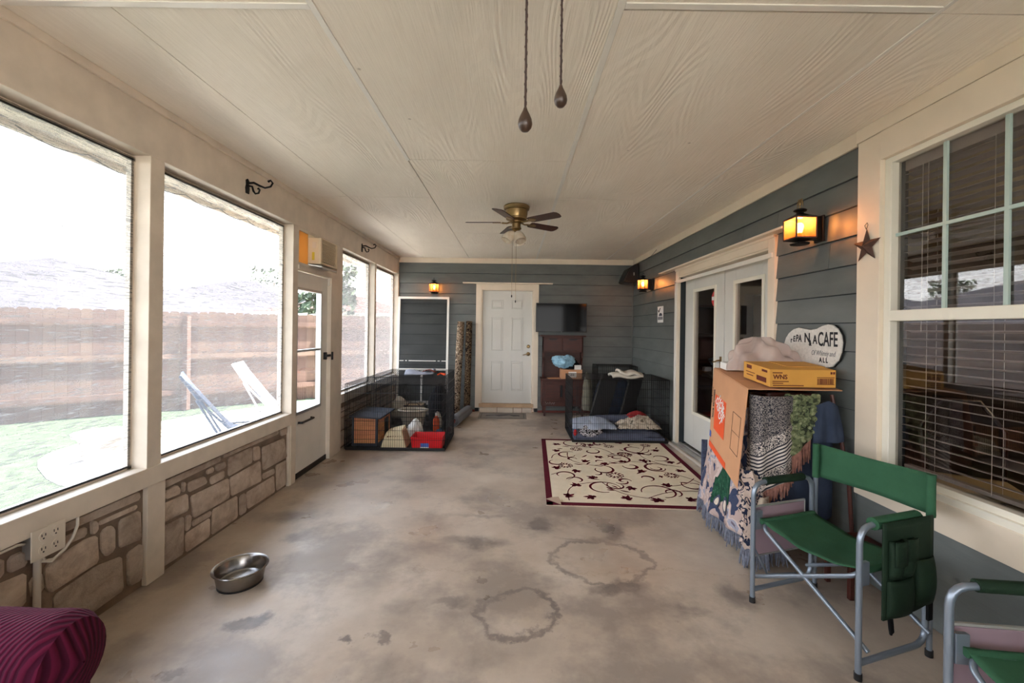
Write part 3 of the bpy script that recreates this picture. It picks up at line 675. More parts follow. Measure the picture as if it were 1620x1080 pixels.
# right wall
WY0, WY1 = .64, 2.478                      # big window opening
def wall_seg(m, a, b, c, d): m.box(XR+.006, XR+.14, a, b, c, d)
m = MB(); wall_seg(m, YN, WY0, 0, CZ+.01); wall_seg(m, WY0, WY1, 0, .60); wall_seg(m, WY0, WY1, 2.50, CZ+.01); wall_seg(m, WY1, 3.50, 0, CZ+.01); wall_seg(m, 3.50, 5.50, 2.20, CZ+.01); wall_seg(m, 5.50, YB+.1, 0, CZ+.01)
wr = structure('wall_right', m, 'sidingback')
FR = XR+.010
siding(wr, 'Y', YN, YB, FR, -1, [(3.475, 5.595, 0, 2.281), (.50, 2.64, .505, 2.70)], [(11, 2.9), (11, 5.30), (12, 5.47), (12, 4.6), (13, 4.0), (8, 6.7), (5, 2.9), (3, 1.4), (2, .8)])
# back wall
m = MB(); m.box(XL-.1, -.60, YB+.006, YB+.14, 0, CZ+.01); m.box(.385, XR+.14, YB+.006, YB+.14, 0, CZ+.01); m.box(-.60, .385, YB+.006, YB+.14, 2.19, CZ+.01)
wb = structure('wall_back', m, 'sidingback')
siding(wb, 'X', XL, XR-.008, YB+.006, -1, [(-.67, .45, 0, 2.275)], [(12, -.66), (12, .45), (7, 1.4), (4, -1.3), (9, -1.2), (10, 1.7)])
structure('trim_7', B1(XR-.022, XR, YB-.02, YB, .0, 2.648), 'siding')
structure('baseboard_back', MB().box(-1.2, -.67, YB-.03, YB-.008, 0, .035).box(.45, XR, YB-.03, YB-.008, 0, .035), 'redbrown')
# near wall, behind the camera, opened up to let in extra light
structure('wall_near', MB().box(XL-.14, XR+.14, YN-.12, YN, 0, .6).box(XL-.14, XR+.14, YN-.12, YN, 2.44, CZ+.01).box(XL-.14, XL+.1, YN-.12, YN, .6, 2.44).box(-.05, .05, YN-.12, YN, .6, 2.44).box(XR-.1, XR+.14, YN-.12, YN, .6, 2.44), 'trim')
w8 = structure('window_8', B1(XL, XR, YN-.06, YN-.03, .6, .63), 'trimdirty')  # unseen screened opening, added to brighten the porch interior
obj('screen_mesh', MB().grid(lambda u, v: (XL+.1+(XR-XL-.2)*u, YN-.05, .6+1.84*v), 2, 2), 'screen', w8)

structure('door_light_blocker', B1(-.8, .6, YB+.145, YB+.2, -.1, 2.4), 'darkint')  # unseen backing added to stop light leaking under the back door
# ---------------------------------------------------------------- back door
d1 = structure('door_1', MB().box(-.67, -.57, YB-.022, YB+.01, .07, 2.275).box(.355, .45, YB-.022, YB+.01, .07, 2.275).box(-.57, .355, YB-.022, YB+.01, 2.18, 2.275)
    .box(-.575, -.553, YB-.01, YB+.12, .14, 2.19).box(.337, .36, YB-.01, YB+.12, .14, 2.19).box(-.575, .36, YB-.01, YB+.12, 2.168, 2.19), 'trim', bevel=.003)
ysl = YB+.03
obj('door_slab', B1(-.552, .336, ysl, ysl+.04, .15, 2.165), 'doorwhite', d1)
for (a, b) in ((-.395, -.185), (-.035, .175)):
    for (c, d) in ((1.84, 2.0), (1.09, 1.69), (.37, .90)):
        pm = MB()
        pm.box(a, b, ysl-.009, ysl, c, c+.012); pm.box(a, b, ysl-.009, ysl, d-.012, d); pm.box(a, a+.012, ysl-.009, ysl, c, d); pm.box(b-.012, b, ysl-.009, ysl, c, d)
        pm.box(a+.03, b-.03, ysl-.010, ysl, c+.03, d-.03)
        obj('raised_panel', pm, 'doorwhite', d1, bevel=.003)
def knob(y, z, x, parent):
    pass
obj('deadbolt', MB().lathe([(.001, .03), (.018, .028), (.03, .012), (.032, 0)], 20, Matrix.Translation((.276, ysl, 1.172)) @ Matrix.Rotation(PI/2, 4, 'X')), 'brass', d1, smooth=True)
lv = obj('lever_handle', MB().lathe([(.001, .02), (.02, .018), (.034, .008), (.035, 0)], 20, Matrix.Translation((.276, ysl, 1.037)) @ Matrix.Rotation(PI/2, 4, 'X')).tube([(.276, ysl-.01, 1.037), (.276, ysl-.05, 1.037), (.24, ysl-.055, 1.035), (.20, ysl-.055, 1.025), (.175, ysl-.05, 1.02)], [.01, .01, .009, .008, .007], 8), 'brass', d1, smooth=True)
obj('door_threshold', B1(-.60, .375, 7.60, YB+.1, .085, .148), 'tan', d1, bevel=.004)
stp = thing('brick_step', 'low step of pale bricks under the white back door', 'step', (-.12, 7.60, 0))
for a, b in ((-.58, -.275), (-.267, .012), (.02, .165), (.173, .345)):
    obj('brick', B1(a, b, 7.555, 7.64, 0, .08), 'brick', stp, bevel=.006)
obj('step_mortar', B1(-.575, .34, 7.562, 7.638, 0, .072), 'mortar', stp)
sh = MB().box(-.905, .692, YB-.11, YB-.008, 2.283, 2.302)
t = thing('ledge_shelf', 'thin white ledge shelf above the white back door', 'shelf', (-.1, YB, 2.283))
obj('board', sh, 'trim', t, bevel=.003); obj('cleat', B1(-.67, .45, YB-.03, YB-.008, 2.262, 2.283), 'trim', t)
mt = thing('doormat', 'flat grey doormat with dark print in front of the brick step', 'mat', (-.16, 7.27, 0))
obj('pad', B1(-.57, .24, 7.03, 7.50, 0, .008), 'mat', mt, bevel=.003)
bd = MB()
for a in ((-.53,.20,7.06,7.07),(-.53,.20,7.46,7.47),(-.53,-.52,7.06,7.47),(.19,.20,7.06,7.47)): bd.box(a[0],a[1],a[2],a[3],.008,.0095)
obj('border_line', bd, 'matdark', mt)
pl = MB().prism([(-.45,7.22),(-.3,7.28),(-.22,7.2),(-.05,7.3),(.02,7.2),(.13,7.22),(.12,7.32),(-.1,7.38),(-.3,7.34),(-.44,7.3)], .008, .0092, lambda a, b, d: (a, b, d))
obj('printed_figure', pl, 'matdark', mt)

# ---------------------------------------------------------------- french doors in the right wall
d2m = MB().box(XR-.024, XR+.01, 3.475, 3.568, 0, 2.281).box(XR-.024, XR+.01, 5.502, 5.595, 0, 2.281).box(XR-.024, XR+.01, 3.568, 5.502, 2.19, 2.281)
d2m.box(XR-.012, XR+.15, 3.54, 3.565, .03, 2.2).box(XR-.012, XR+.15, 5.505, 5.53, .03, 2.2).box(XR-.012, XR+.15, 3.54, 5.53, 2.175, 2.2)
d2 = structure('door_2', d2m, 'trim', bevel=.003)
obj('screen_track', MB().box(XR-.034, XR-.024, 5.545, 5.60, .02, 2.13).box(XR-.034, XR-.024, 3.50, 5.60, 2.10, 2.14), 'white', d2, bevel=.002)
xg = XR+.07
def leaf(y0, y1, g0, g1, zt=1.97, zb=.50):
    s_ = MB().box(xg, xg+.045, y0, g0, .07, 2.17).box(xg, xg+.045, g1, y1, .07, 2.17).box(xg, xg+.045, g0, g1, .07, zb).box(xg, xg+.045, g0, g1, zt, 2.17)
    o = obj('door_leaf', s_, 'doorwhite', d2, bevel=.003)
    f_ = MB().box(xg-.01, xg+.005, g0-.03, g0+.008, zb-.03, zt+.03).box(xg-.01, xg+.005, g1-.008, g1+.03, zb-.03, zt+.03).box(xg-.01, xg+.005, g0, g1, zb-.03, zb+.008).box(xg-.01, xg+.005, g0, g1, zt-.008, zt+.03)
    obj('glass_bead', f_, 'vinyl', o, bevel=.003)
    obj('pane', B1(xg+.02, xg+.025, g0, g1, zb, zt), 'frenchglass', o)
    return o
lf = leaf(4.49, 5.495, 4.69, 5.22); leaf(3.57, 4.475, 3.79, 4.26)
obj('handle_plate', MB().box(xg-.006, xg, 4.525, 4.565, 1.10, 1.22), 'brass', lf, bevel=.002)
obj('handle', MB().tube([(xg, 4.545, 1.18), (xg-.045, 4.545, 1.175), (xg-.05, 4.56, 1.165), (xg-.05, 4.63, 1.155)], [.009, .009, .008, .007], 8), 'brass', lf, smooth=True)
obj('door_gap', B1(xg+.01, xg+.04, 4.475, 4.49, .07, 2.17), 'grilldark', d2)
obj('door_sill', MB().box(XR-.05, XR+.15, 3.50, 5.60, 0, .045).box(XR+.01, XR+.04, 3.55, 5.52, .045, .06), 'alu', d2, bevel=.004)
structure('trim_8', B1(XR-.085, XR-.05, 3.45, 5.66, 0, .03), 'concrete_out', bevel=.006)
t = thing('alarm_sticker', 'red and white octagon warning sticker on the french door glass', 'sticker', (xg+.015, 4.735, 1.83))
oc = [(math.cos(PI/8+k*PI/4)*.065, math.sin(PI/8+k*PI/4)*.085) for k in range(8)]
obj('disc', MB().prism(oc, 0, .003, lambda a, b, d: (xg+.018-d, 4.745+a, 1.85+b)), 'red', t)
obj('white_band', MB().box(xg+.0135, xg+.015, 4.69, 4.80, 1.835, 1.875), 'paperwhite', t)
t = thing('ledge_shelf', 'long thin white ledge shelf above the french doors', 'shelf', (XR, 4.66, 2.283))
obj('board', B1(XR-.10, XR-.008, 3.27, 6.05, 2.283, 2.302), 'trim', t, bevel=.003); obj('cleat', B1(XR-.035, XR-.008, 3.475, 5.595, 2.262, 2.283), 'trim', t)

# ---------------------------------------------------------------- big house window in the right wall
w7m = MB()
w7m.box(XR-.026, XR+.01, 2.478, 2.64, .66, 2.655); w7m.box(XR-.026, XR+.01, WY0-.16, WY0, .66, 2.655)
w7 = structure('window_7', w7m, 'trim', bevel=.003)
obj('head_casing', B1(XR-.027, XR+.01, WY0, 2.478, 2.495, 2.657), 'trim', w7, bevel=.003)
obj('apron', B1(XR-.027, XR+.01, WY0-.16, 2.64, .505, .66), 'trim', w7, bevel=.003)
obj('window_stool', B1(XR-.02, XR+.1, WY0, 2.478, .655, .695), 'vinyl', w7, bevel=.004)
xf0, xf1 = XR+.002, XR+.06
f_ = MB().box(xf0, xf1, 2.434, 2.478, .69, 2.495).box(xf0, xf1, WY0, WY0+.044, .69, 2.495).box(xf0, xf1, WY0+.04, 2.436, 2.463, 2.495).box(xf0, xf1, WY0+.04, 2.436, .69, .725)
obj('vinyl_frame', f_, 'vinyl', w7, bevel=.003)
obj('meeting_rail', B1(xf0-.004, xf1, WY0+.04, 2.436, 1.558, 1.618), 'vinyl', w7, bevel=.004)
xm = XR+.03
for yy in (2.160, 1.887, 1.614, 1.341, 1.068): obj('muntin', B1(xm, xm+.012, yy-.0095, yy+.0095, 1.618, 2.465), 'muntin', w7)
obj('muntin', B1(xm-.001, xm+.012, WY0+.044, 2.434, 2.04, 2.058), 'muntin', w7)
ysn = [2.434, 2.160, 1.887, 1.614, 1.341, 1.068, WY0+.044]
for a, b in zip(ysn[1:], ysn):
    for c, d in ((1.618, 2.04), (2.058, 2.465)): obj('pane', B1(xm+.013, xm+.016, a+.002, b-.002, c, d), 'glass', w7)
obj('pane', B1(xm+.013, xm+.016, WY0+.044, 2.434, .725, 1.558), 'glass', w7)
bl = thing('window_blind', 'grey horizontal slat blind hanging behind the big window', 'blind', (XR+.11, 1.55, .72))
obj('head_rail', B1(XR+.085, XR+.135, WY0+.03, 2.44, 2.415, 2.475), 'slat', bl, bevel=.003)
z = 2.39; proto = None
while z > .75:
    if proto is None:
        mb = MB(); N = 5
        for i in range(N+1):
            u = i/N-.5; mb.v += [(u*.05, -.89, .004*(1-4*u*u)-u*.010), (u*.05, .89, .004*(1-4*u*u)-u*.010)]
        mb.f = [(2*i, 2*i+1, 2*i+3, 2*i+2) for i in range(N)]
        proto = obj('slat', mb, 'slat', bl, local=True, solid=.0025); proto.location = (0, 0, z-.72); 
    else:
        c = proto.copy(); COL.objects.link(c); c.parent = bl; c.location = (0, 0, z-.72)
    z -= .0445
obj('bottom_rail', B1(XR+.09, XR+.13, WY0+.04, 2.43, .73, .75), 'slat', bl, bevel=.003)
for yy in (2.30, 1.98, 1.40, .95):
    for dx in (-.026, .026): obj('ladder_cord', MB().cyl((XR+.11+dx, yy, .74), (XR+.11+dx, yy, 2.42), .0012, n=5), 'linen', bl)
obj('pull_cord', MB().cyl((XR+.082, 2.33, 1.5), (XR+.082, 2.33, 2.42), .0015, n=5), 'linen', bl)

# ---------------------------------------------------------------- room inside the house
HX = 6.2
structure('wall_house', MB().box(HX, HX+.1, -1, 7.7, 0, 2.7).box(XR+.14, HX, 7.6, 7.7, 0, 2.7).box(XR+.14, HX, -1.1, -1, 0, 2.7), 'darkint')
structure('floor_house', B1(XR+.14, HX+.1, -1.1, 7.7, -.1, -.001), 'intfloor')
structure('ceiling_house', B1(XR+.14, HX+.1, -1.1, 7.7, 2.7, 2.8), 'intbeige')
t = thing('dining_table', 'dark dining table seen through the big window blind', 'table', (3.7, 1.6, 0))
obj('tabletop', B1(3.0, 4.3, .9, 2.3, .73, .77), 'hutch', t, bevel=.006)
for x in (3.08, 4.22):
    for y in (.98, 2.22): obj('leg', MB().lathe([(.03,0),(.04,.1),(.03,.3),(.045,.6),(.04,.73)], 12, Matrix.Translation((x,y,0))), 'hutch', t, smooth=True)
def dchair(x, y, rz, lab):
    t = thing('dining_chair', lab, 'chair', (x, y, 0), rz, 'dining chairs inside the house')
    obj('seat', B1(-.22,.22,-.22,.22,.43,.47), 'intbeige', t, local=True, bevel=.01)
    obj('back_rail', MB().tube([(-.2,-.2,.47),(-.22,-.25,.8),(-.1,-.28,1.0),(.1,-.28,1.0),(.22,-.25,.8),(.2,-.2,.47)], .018, 8), 'darkwood', t, local=True, smooth=True)
    obj('back_splat', B1(-.06,.06,-.262,-.25,.47,.99), 'darkwood', t, local=True)
    for a in (-.19,.19):
        for b in (-.19,.19): obj('leg', MB().tube([(a,b,.44),(a*1.1,b*1.1,0)], [.02,.014], 8), 'darkwood', t, local=True, smooth=True)
dchair(3.15, 2.9, 2.6, 'dim dining chair with pale seat near the far edge of the window'); dchair(2.8, 1.5, -1.5, 'dim dining chair between the blind and the indoor table')
t = thing('tall_cabinet', 'pale panelled tall cabinet seen through the near french door leaf', 'cabinet', (4.6, 5.9, 0))
obj('body', B1(4.1, 5.2, 6.9, 7.3, 0, 2.1), 'intbeige', t, bevel=.01)
for a in (4.15, 4.68): obj('door', B1(a, a+.48, 6.885, 6.9, .1, 2.0), 'intbeige', t, bevel=.006)
t = thing('bookcase', 'dark reddish bookcase seen through the far french door leaf', 'bookcase', (3.1, 7.3, 0))
for a in (2.6, 3.57): obj('side', B1(a, a+.03, 7.25, 7.58, 0, 1.95), 'hutch', t)
for z in (.05, .5, .95, 1.4, 1.9): obj('shelf', B1(2.63, 3.57, 7.25, 7.58, z, z+.03), 'hutch', t)
obj('back', B1(2.6, 3.6, 7.57, 7.59, 0, 1.95), 'hutch', t)
t = thing('hall_door', 'beige interior door behind the dining chairs inside the house', 'door', (6.1, 3.0, 0))
obj('slab', B1(6.13, 6.17, 2.6, 3.5, 0, 2.05), 'intbeige', t); obj('knob', MB().ball((6.1, 2.7, 1), .03), 'brass', t, smooth=True)
t = thing('ceiling_lamp', 'glowing bowl ceiling lamp inside the house behind the blind', 'lamp', (4.6, 2.6, 2.7))
obj('shade', MB().lathe([(.001,-.14),(.1,-.12),(.16,-.06),(.18,0)], 20, Matrix.Translation((4.6,2.6,2.66))), emis('house_lamp_glow', (255, 214, 150), 3.0), t, smooth=True)
obj('canopy', MB().cyl((4.6,2.6,2.66),(4.6,2.6,2.7), .06), 'brass', t, smooth=True)
pl = bpy.data.lights.new('house_lamp_light', 'POINT'); plo = bpy.data.objects.new('house_lamp_light', pl); COL.objects.link(plo); pl.energy = 9; pl.color = (1, .82, .62); pl.shadow_soft_size = .15; plo.location = (4.6, 2.6, 2.42)

# ---------------------------------------------------------------- outdoors
GZ = -.1
structure('ground_bounce', B1(XO, HX+4, YN-14, YN-.12, GZ-.05, GZ), 'concrete_out')  # unseen sunlit ground added behind the porch to bounce light onto the ceiling
structure('ground_lawn', MB().add([(-40,-25,GZ-.012),(XO,-25,GZ-.012),(XO,50,GZ-.012),(-40,50,GZ-.012)], [(0,1,2,3)]), 'grass')
gp = [(-5.17,4.66),(-5.44,4.9),(-5.61,5.16),(-5.68,5.5),(-5.70,6.2),(-5.70,7.0),(-5.44,7.63),(-4.64,8.58),(-4.3,9.15),(-2.2,10.9),(-2.2,3.5),(-3.0,3.72),(-3.6,3.9),(-4.1,4.08),(-4.45,4.2),(-4.75,4.36)]
tag(obj('gravel_bed', MB().prism(gp, GZ-.01, GZ+.004, lambda a, b, d: (a, b, d)), 'gravel'), 'pale gravel bed beside the lawn around the planter', 'gravel')['kind'] = 'stuff'
tag(obj('patio_slab', B1(-3.6, -2.2, 4.3, 8.6, GZ, GZ+.03), 'concrete_out', bevel=.01), 'sunlit concrete patio slab outside the glazed door', 'patio')
t = thing('planter_pedestal', 'round pale stone planter standing on the gravel outside', 'planter', (-4.72, 4.9, GZ))
obj('bowl', MB().lathe([(.17,.05),(.165,.12),(.17,.20),(.20,.29),(.245,.31),(.25,.345),(.20,.345),(.17,.30),(.001,.28)], 28, Matrix.Translation((-4.72,4.9,GZ))), 'stoneplanter', t, smooth=True)
obj('foot', MB().lathe([(.255,.004),(.255,.03),(.20,.05),(.16,.06)], 28, Matrix.Translation((-4.72,4.9,GZ))), 'stoneplanter', t, smooth=True)
# fence along the oblique lot line  Y = 12.81 + .78 X
t = thing('picket_fence', 'weathered reddish cedar picket fence at the back of the yard', 'fence', (-7, 7.35, GZ))
fd = Vector((1, .78, 0)).normalized(); fn_ = Vector((.78, -1, 0)).normalized(); p0 = Vector((-20, 12.81-.78*20, GZ))
pk = MB().prism([(-.0715,0),(.0715,0),(.0715,1.80),(.047,1.83),(-.047,1.83),(-.0715,1.80)], -.008, .008, lambda a, b, d: (a*fd.x+d*fn_.x, a*fd.y+d*fn_.y, b))
proto = None; L_ = 30.5; k = 0; s_ = 0
while s_ < L_:
    p = p0+fd*s_; 
    if proto is None: proto = obj('picket', pk, 'picket', t, local=True)
    else:
        c = proto.copy(); COL.objects.link(c); c.parent = t; proto_c = c
    tgt = proto if s_ == 0 else c
    tgt.location = (p.x+7, p.y-7.35, random.uniform(-.012, .012)); s_ += .145
for z in (.28, .95, 1.58):
    a = p0+fn_*.03; b = a+fd*L_; ex = fn_*.038
    obj('rail', MB().hexa([tuple(a)[:2]+(GZ+z,), tuple(a+ex)[:2]+(GZ+z,), tuple(b+ex)[:2]+(GZ+z,), tuple(b)[:2]+(GZ+z,), tuple(a)[:2]+(GZ+z+.09,), tuple(a+ex)[:2]+(GZ+z+.09,), tuple(b+ex)[:2]+(GZ+z+.09,), tuple(b)[:2]+(GZ+z+.09,)]), 'picket', t)
s_ = .5
while s_ < L_:
    p = p0+fd*s_+fn_*.1; obj('post', B1(p.x-.045, p.x+.045, p.y-.045, p.y+.045, GZ, GZ+1.75), 'picket', t); s_ += 2.44
# neighbours
def house(cx, cy, hw, hd, eave, apex, lab, ridge=0, m='shingle', rot=.66):
    t = thing('neighbour_house', lab, 'house', (cx, cy, GZ), rot)
    obj('wall', B1(-hw+.5, hw-.5, -hd+.5, hd-.5, 0, eave), 'housewall', t, local=True)
    r = MB().add([(-hw,-hd,eave),(hw,-hd,eave),(hw,hd,eave),(-hw,hd,eave),(-ridge,0,apex),(ridge,0,apex)], [(0,1,5,4),(1,2,5),(2,3,4,5),(3,0,4),(0,3,2,1)])
    obj('roof', r, m, t, local=True)
    obj('fascia', MB().box(-hw,hw,-hd-.02,-hd,eave-.15,eave).box(-hw-.02,-hw,-hd,hd,eave-.15,eave).box(hw,hw+.02,-hd,hd,eave-.15,eave), 'trim', t, local=True)
house(-22.6, 20.8, 8.5, 7.5, 1.8, 4.75, 'neighbour house with broad grey hip roof peaking at the left', .15, rot=0)
house(-23.7, 37.4, 9.9, 8, 2.25, 5.5, 'lower grey hip roofed neighbour house behind the middle of the fence', .9, rot=0)
house(-9.7, 25.5, 3.9, 3.5, 2.3, 3.4, 'small pale roofed house seen through the glazed door', .6, 'shinglered', rot=0)
def tree(x, y, h, r, lab):
    t = thing('tree', lab, 'tree', (x, y, GZ))
    obj('trunk', MB().tube([(x,y,GZ),(x+.1,y,h*.4),(x,y,h*.75)], [.2,.14,.08], 8), 'bark', t, smooth=True)
    fb = MB(); rr = random.Random(int(x*10))
    for i in range(700):
        a = rr.uniform(0, 2*PI); q = rr.random()**.4*r; zz = h*.72+rr.uniform(-1, 1)*r*.8; s = rr.uniform(.08, .2)
        c = Vector((x+math.cos(a)*q, y+math.sin(a)*q, zz)); n = Vector((rr.uniform(-1,1), rr.uniform(-1,1), rr.uniform(-1,1))).normalized(); u = n.orthogonal()*s; v = n.cross(u)
        fb.add([tuple(c-u), tuple(c-v*.6), tuple(c+u), tuple(c+v*.6)], [(0,1,2,3)])
    obj('foliage', fb, 'foliage', t, kind='stuff')
tree(-38.7, 42, 7.6, 1.65, 'small distant tree right of the left grey roof'); tree(-27.4, 48.7, 8.5, 2.4, 'leafy tree at the right end of the lower grey roof'); tree(-8.9, 20, 4.5, 1.4, 'green tree above the fence seen through the door glass')
# roof overhang of the porch
structure('eave_left', MB().box(-2.80, XO, YN-1, YB+1, 2.60, 2.64).box(-2.82, -2.79, YN-1, YB+1, 2.56, 2.74), 'trimdirty')
structure('roof_deck', B1(-2.82, HX+1, YN-1, YB+1.2, 2.815, 2.9), 'shingle')
# string cable under the eave by window 1
t = thing('eave_cable', 'thin looping cable hung under the eave outside the second window', 'cable', (-2.7, 3.2, 2.55))
pts = []
for i in range(49):
    u = i/48; y = 2.3+u*2.4; pts.append((-2.70, y, 2.55-.035*abs(math.sin(u*PI*6))))
obj('strand', MB().tube(pts, .004, 5), 'blackplastic', t, smooth=True)
# patio loungers through the door
def lounger(x, y, rz, m, lab):
    t = thing('patio_lounger', lab, 'lounger', (x, y, GZ+.03), rz)
    for a in (-.27, .27):
        obj('side_rail', MB().tube([(a,-.1,.28),(a,.5,.30),(a,.78,.62),(a,1.0,.98)], .015, 8), m, t, local=True, smooth=True)
        obj('leg', MB().tube([(a,.0,0),(a,.25,.3),(a,.6,.0)], .013, 8), m, t, local=True, smooth=True)
        obj('leg', MB().tube([(a,.5,.0),(a,.85,.7)], .013, 8), m, t, local=True, smooth=True)
    obj('sling', MB().grid(lambda u, v: (-.26+.52*u,) + ((0+.5*v/.45, .29-.02*math.sin(PI*v/.45)) if v < .45 else (.5+(v-.45)/.55*.5, .30+(v-.45)/.55*.68)), 4, 12), 'navymetal' if m == 'navymetal' else 'loungewhite', t, local=True, solid=.004, smooth=True)
lounger(-3.05, 5.55, 2.2, 'navymetal', 'navy sling patio lounger nearest the glazed door'); lounger(-3.3, 6.9, 1.9, 'loungewhite', 'white framed patio lounger behind the navy one')

# ================================================================ THINGS ON THE PORCH
# ---------------------------------------------------------------- ceiling fans
def make_fan(x, y, ang0, label, chains, fob='small'):
    t = thing('ceiling_fan', label, 'ceiling fan', (x, y, CZ))
    L = dict(local=True, smooth=True)
    obj('motor_housing', MB().lathe([(.001,0),(.128,0),(.137,-.010),(.137,-.022),(.130,-.030),(.134,-.036),(.130,-.046),(.116,-.052),(.114,-.10),(.108,-.135),(.112,-.140),(.106,-.158),(.08,-.172),(.05,-.176)], 36), 'brass', t, **L)
    obj('hub', MB().lathe([(.05,-.170),(.072,-.178),(.072,-.196),(.045,-.205),(.045,-.25),(.052,-.255),(.052,-.268),(.03,-.285),(.001,-.29)], 28), 'brass', t, **L)
    for k in range(5):
        a = ang0+k*2*PI/5; X = Matrix.Rotation(a, 4, 'Z'); P = X @ Matrix.Translation((0,0,-.19)) @ Matrix.Rotation(math.radians(-13), 4, 'X')
        out = [(.165,-.045),(.19,-.056),(.50,-.062),(.525,-.045),(.535,.0),(.525,.045),(.50,.062),(.19,.056),(.165,.045)]
        b = MB().prism(out, -.003, .003, lambda p, q, d: tuple(P @ Vector((p, q, d))))
        obj('blade', b, 'darkwood', t, local=True, bevel=.001)
        arm = MB().tube([tuple(X @ Vector((.06,0,-.186))), tuple(X @ Vector((.10,0,-.20))), tuple(X @ Vector((.15,0,-.196)))], [.011,.009,.010], 8)
        arm.prism([(.145,-.012),(.20,-.034),(.235,-.02),(.25,0),(.235,.02),(.20,.034),(.145,.012)], -.009, -.004, lambda p, q, d: tuple(P @ Vector((p, q, d))))
        obj('blade_arm', arm, 'brass', t, **L)
    for k, az in enumerate((205, 300, 65)):
        a = math.radians(az); Z = Matrix.Translation((0,0,-.262)) @ Matrix.Rotation(a, 4, 'Z') @ Matrix.Rotation(math.radians(-(38 if k == 0 else 30)), 4, 'Y')
        obj('socket', MB().lathe([(.018,-.02),(.024,-.035),(.026,-.06),(.02,-.068)], 16, Z), 'brass', t, **L)
        obj('glass_shade', MB().lathe([(.026,-.055),(.040,-.068),(.052,-.095),(.060,-.13),(.063,-.165),(.061,-.190),(.056,-.190),(.057,-.16),(.047,-.095),(.022,-.062)], 22, Z), 'frost', t, **L)
    for (dx, dy, zz) in chains:
        if fob == 'small':
            obj('pull_chain', MB().cyl((dx,dy,-.25),(dx,dy,zz-CZ), .0016, n=6), 'brass', t, **L)
            obj('pull_fob', MB().lathe([(.001,.0),(.006,-.006),(.007,-.02),(.003,-.03),(.001,-.032)][::-1], 12, Matrix.Translation((dx,dy,zz-CZ+.01))), 'black', t, **L)
        else:
            pts = []; n = 120; z0 = -.25; z1 = zz+.018-CZ
            obj('pull_chain', MB().cyl((dx,dy,z0),(dx,dy,z1), .0019, n=8), 'cord', t, **L)
            tw = MB()
            for i in range(150): tw.v  # twisted strand
            pts = [(dx+.0016*math.cos(i*.9), dy+.0016*math.sin(i*.9), z0+(z1-z0)*i/220) for i in range(221)]
            obj('twisted_cord', MB().tube(pts, .0012, 5), 'cord', t, **L)
            obj('pull_fob', MB().lathe([(.001,-.0185),(.006,-.0175),(.0105,-.012),(.0118,-.006),(.0108,.001),(.0075,.009),(.004,.016),(.0025,.021),(.001,.022)], 20, Matrix.Translation((dx,dy,zz-CZ))), 'pullwood', t, **L)
    return t
fan1 = make_fan(.018, 4.36, math.radians(33), 'brass ceiling fan with five dark wood blades and frosted shades mid-ceiling', [(-.04,0,1.70),(.0,.01,1.64)]); fan1.scale = (.98, .98, .88)
make_fan(.045, .73, math.radians(20), 'ceiling fan above the camera of which only two dangling teardrop pulls show', [(-.030,-.03,1.828),(.034,.03,1.90)], 'big')

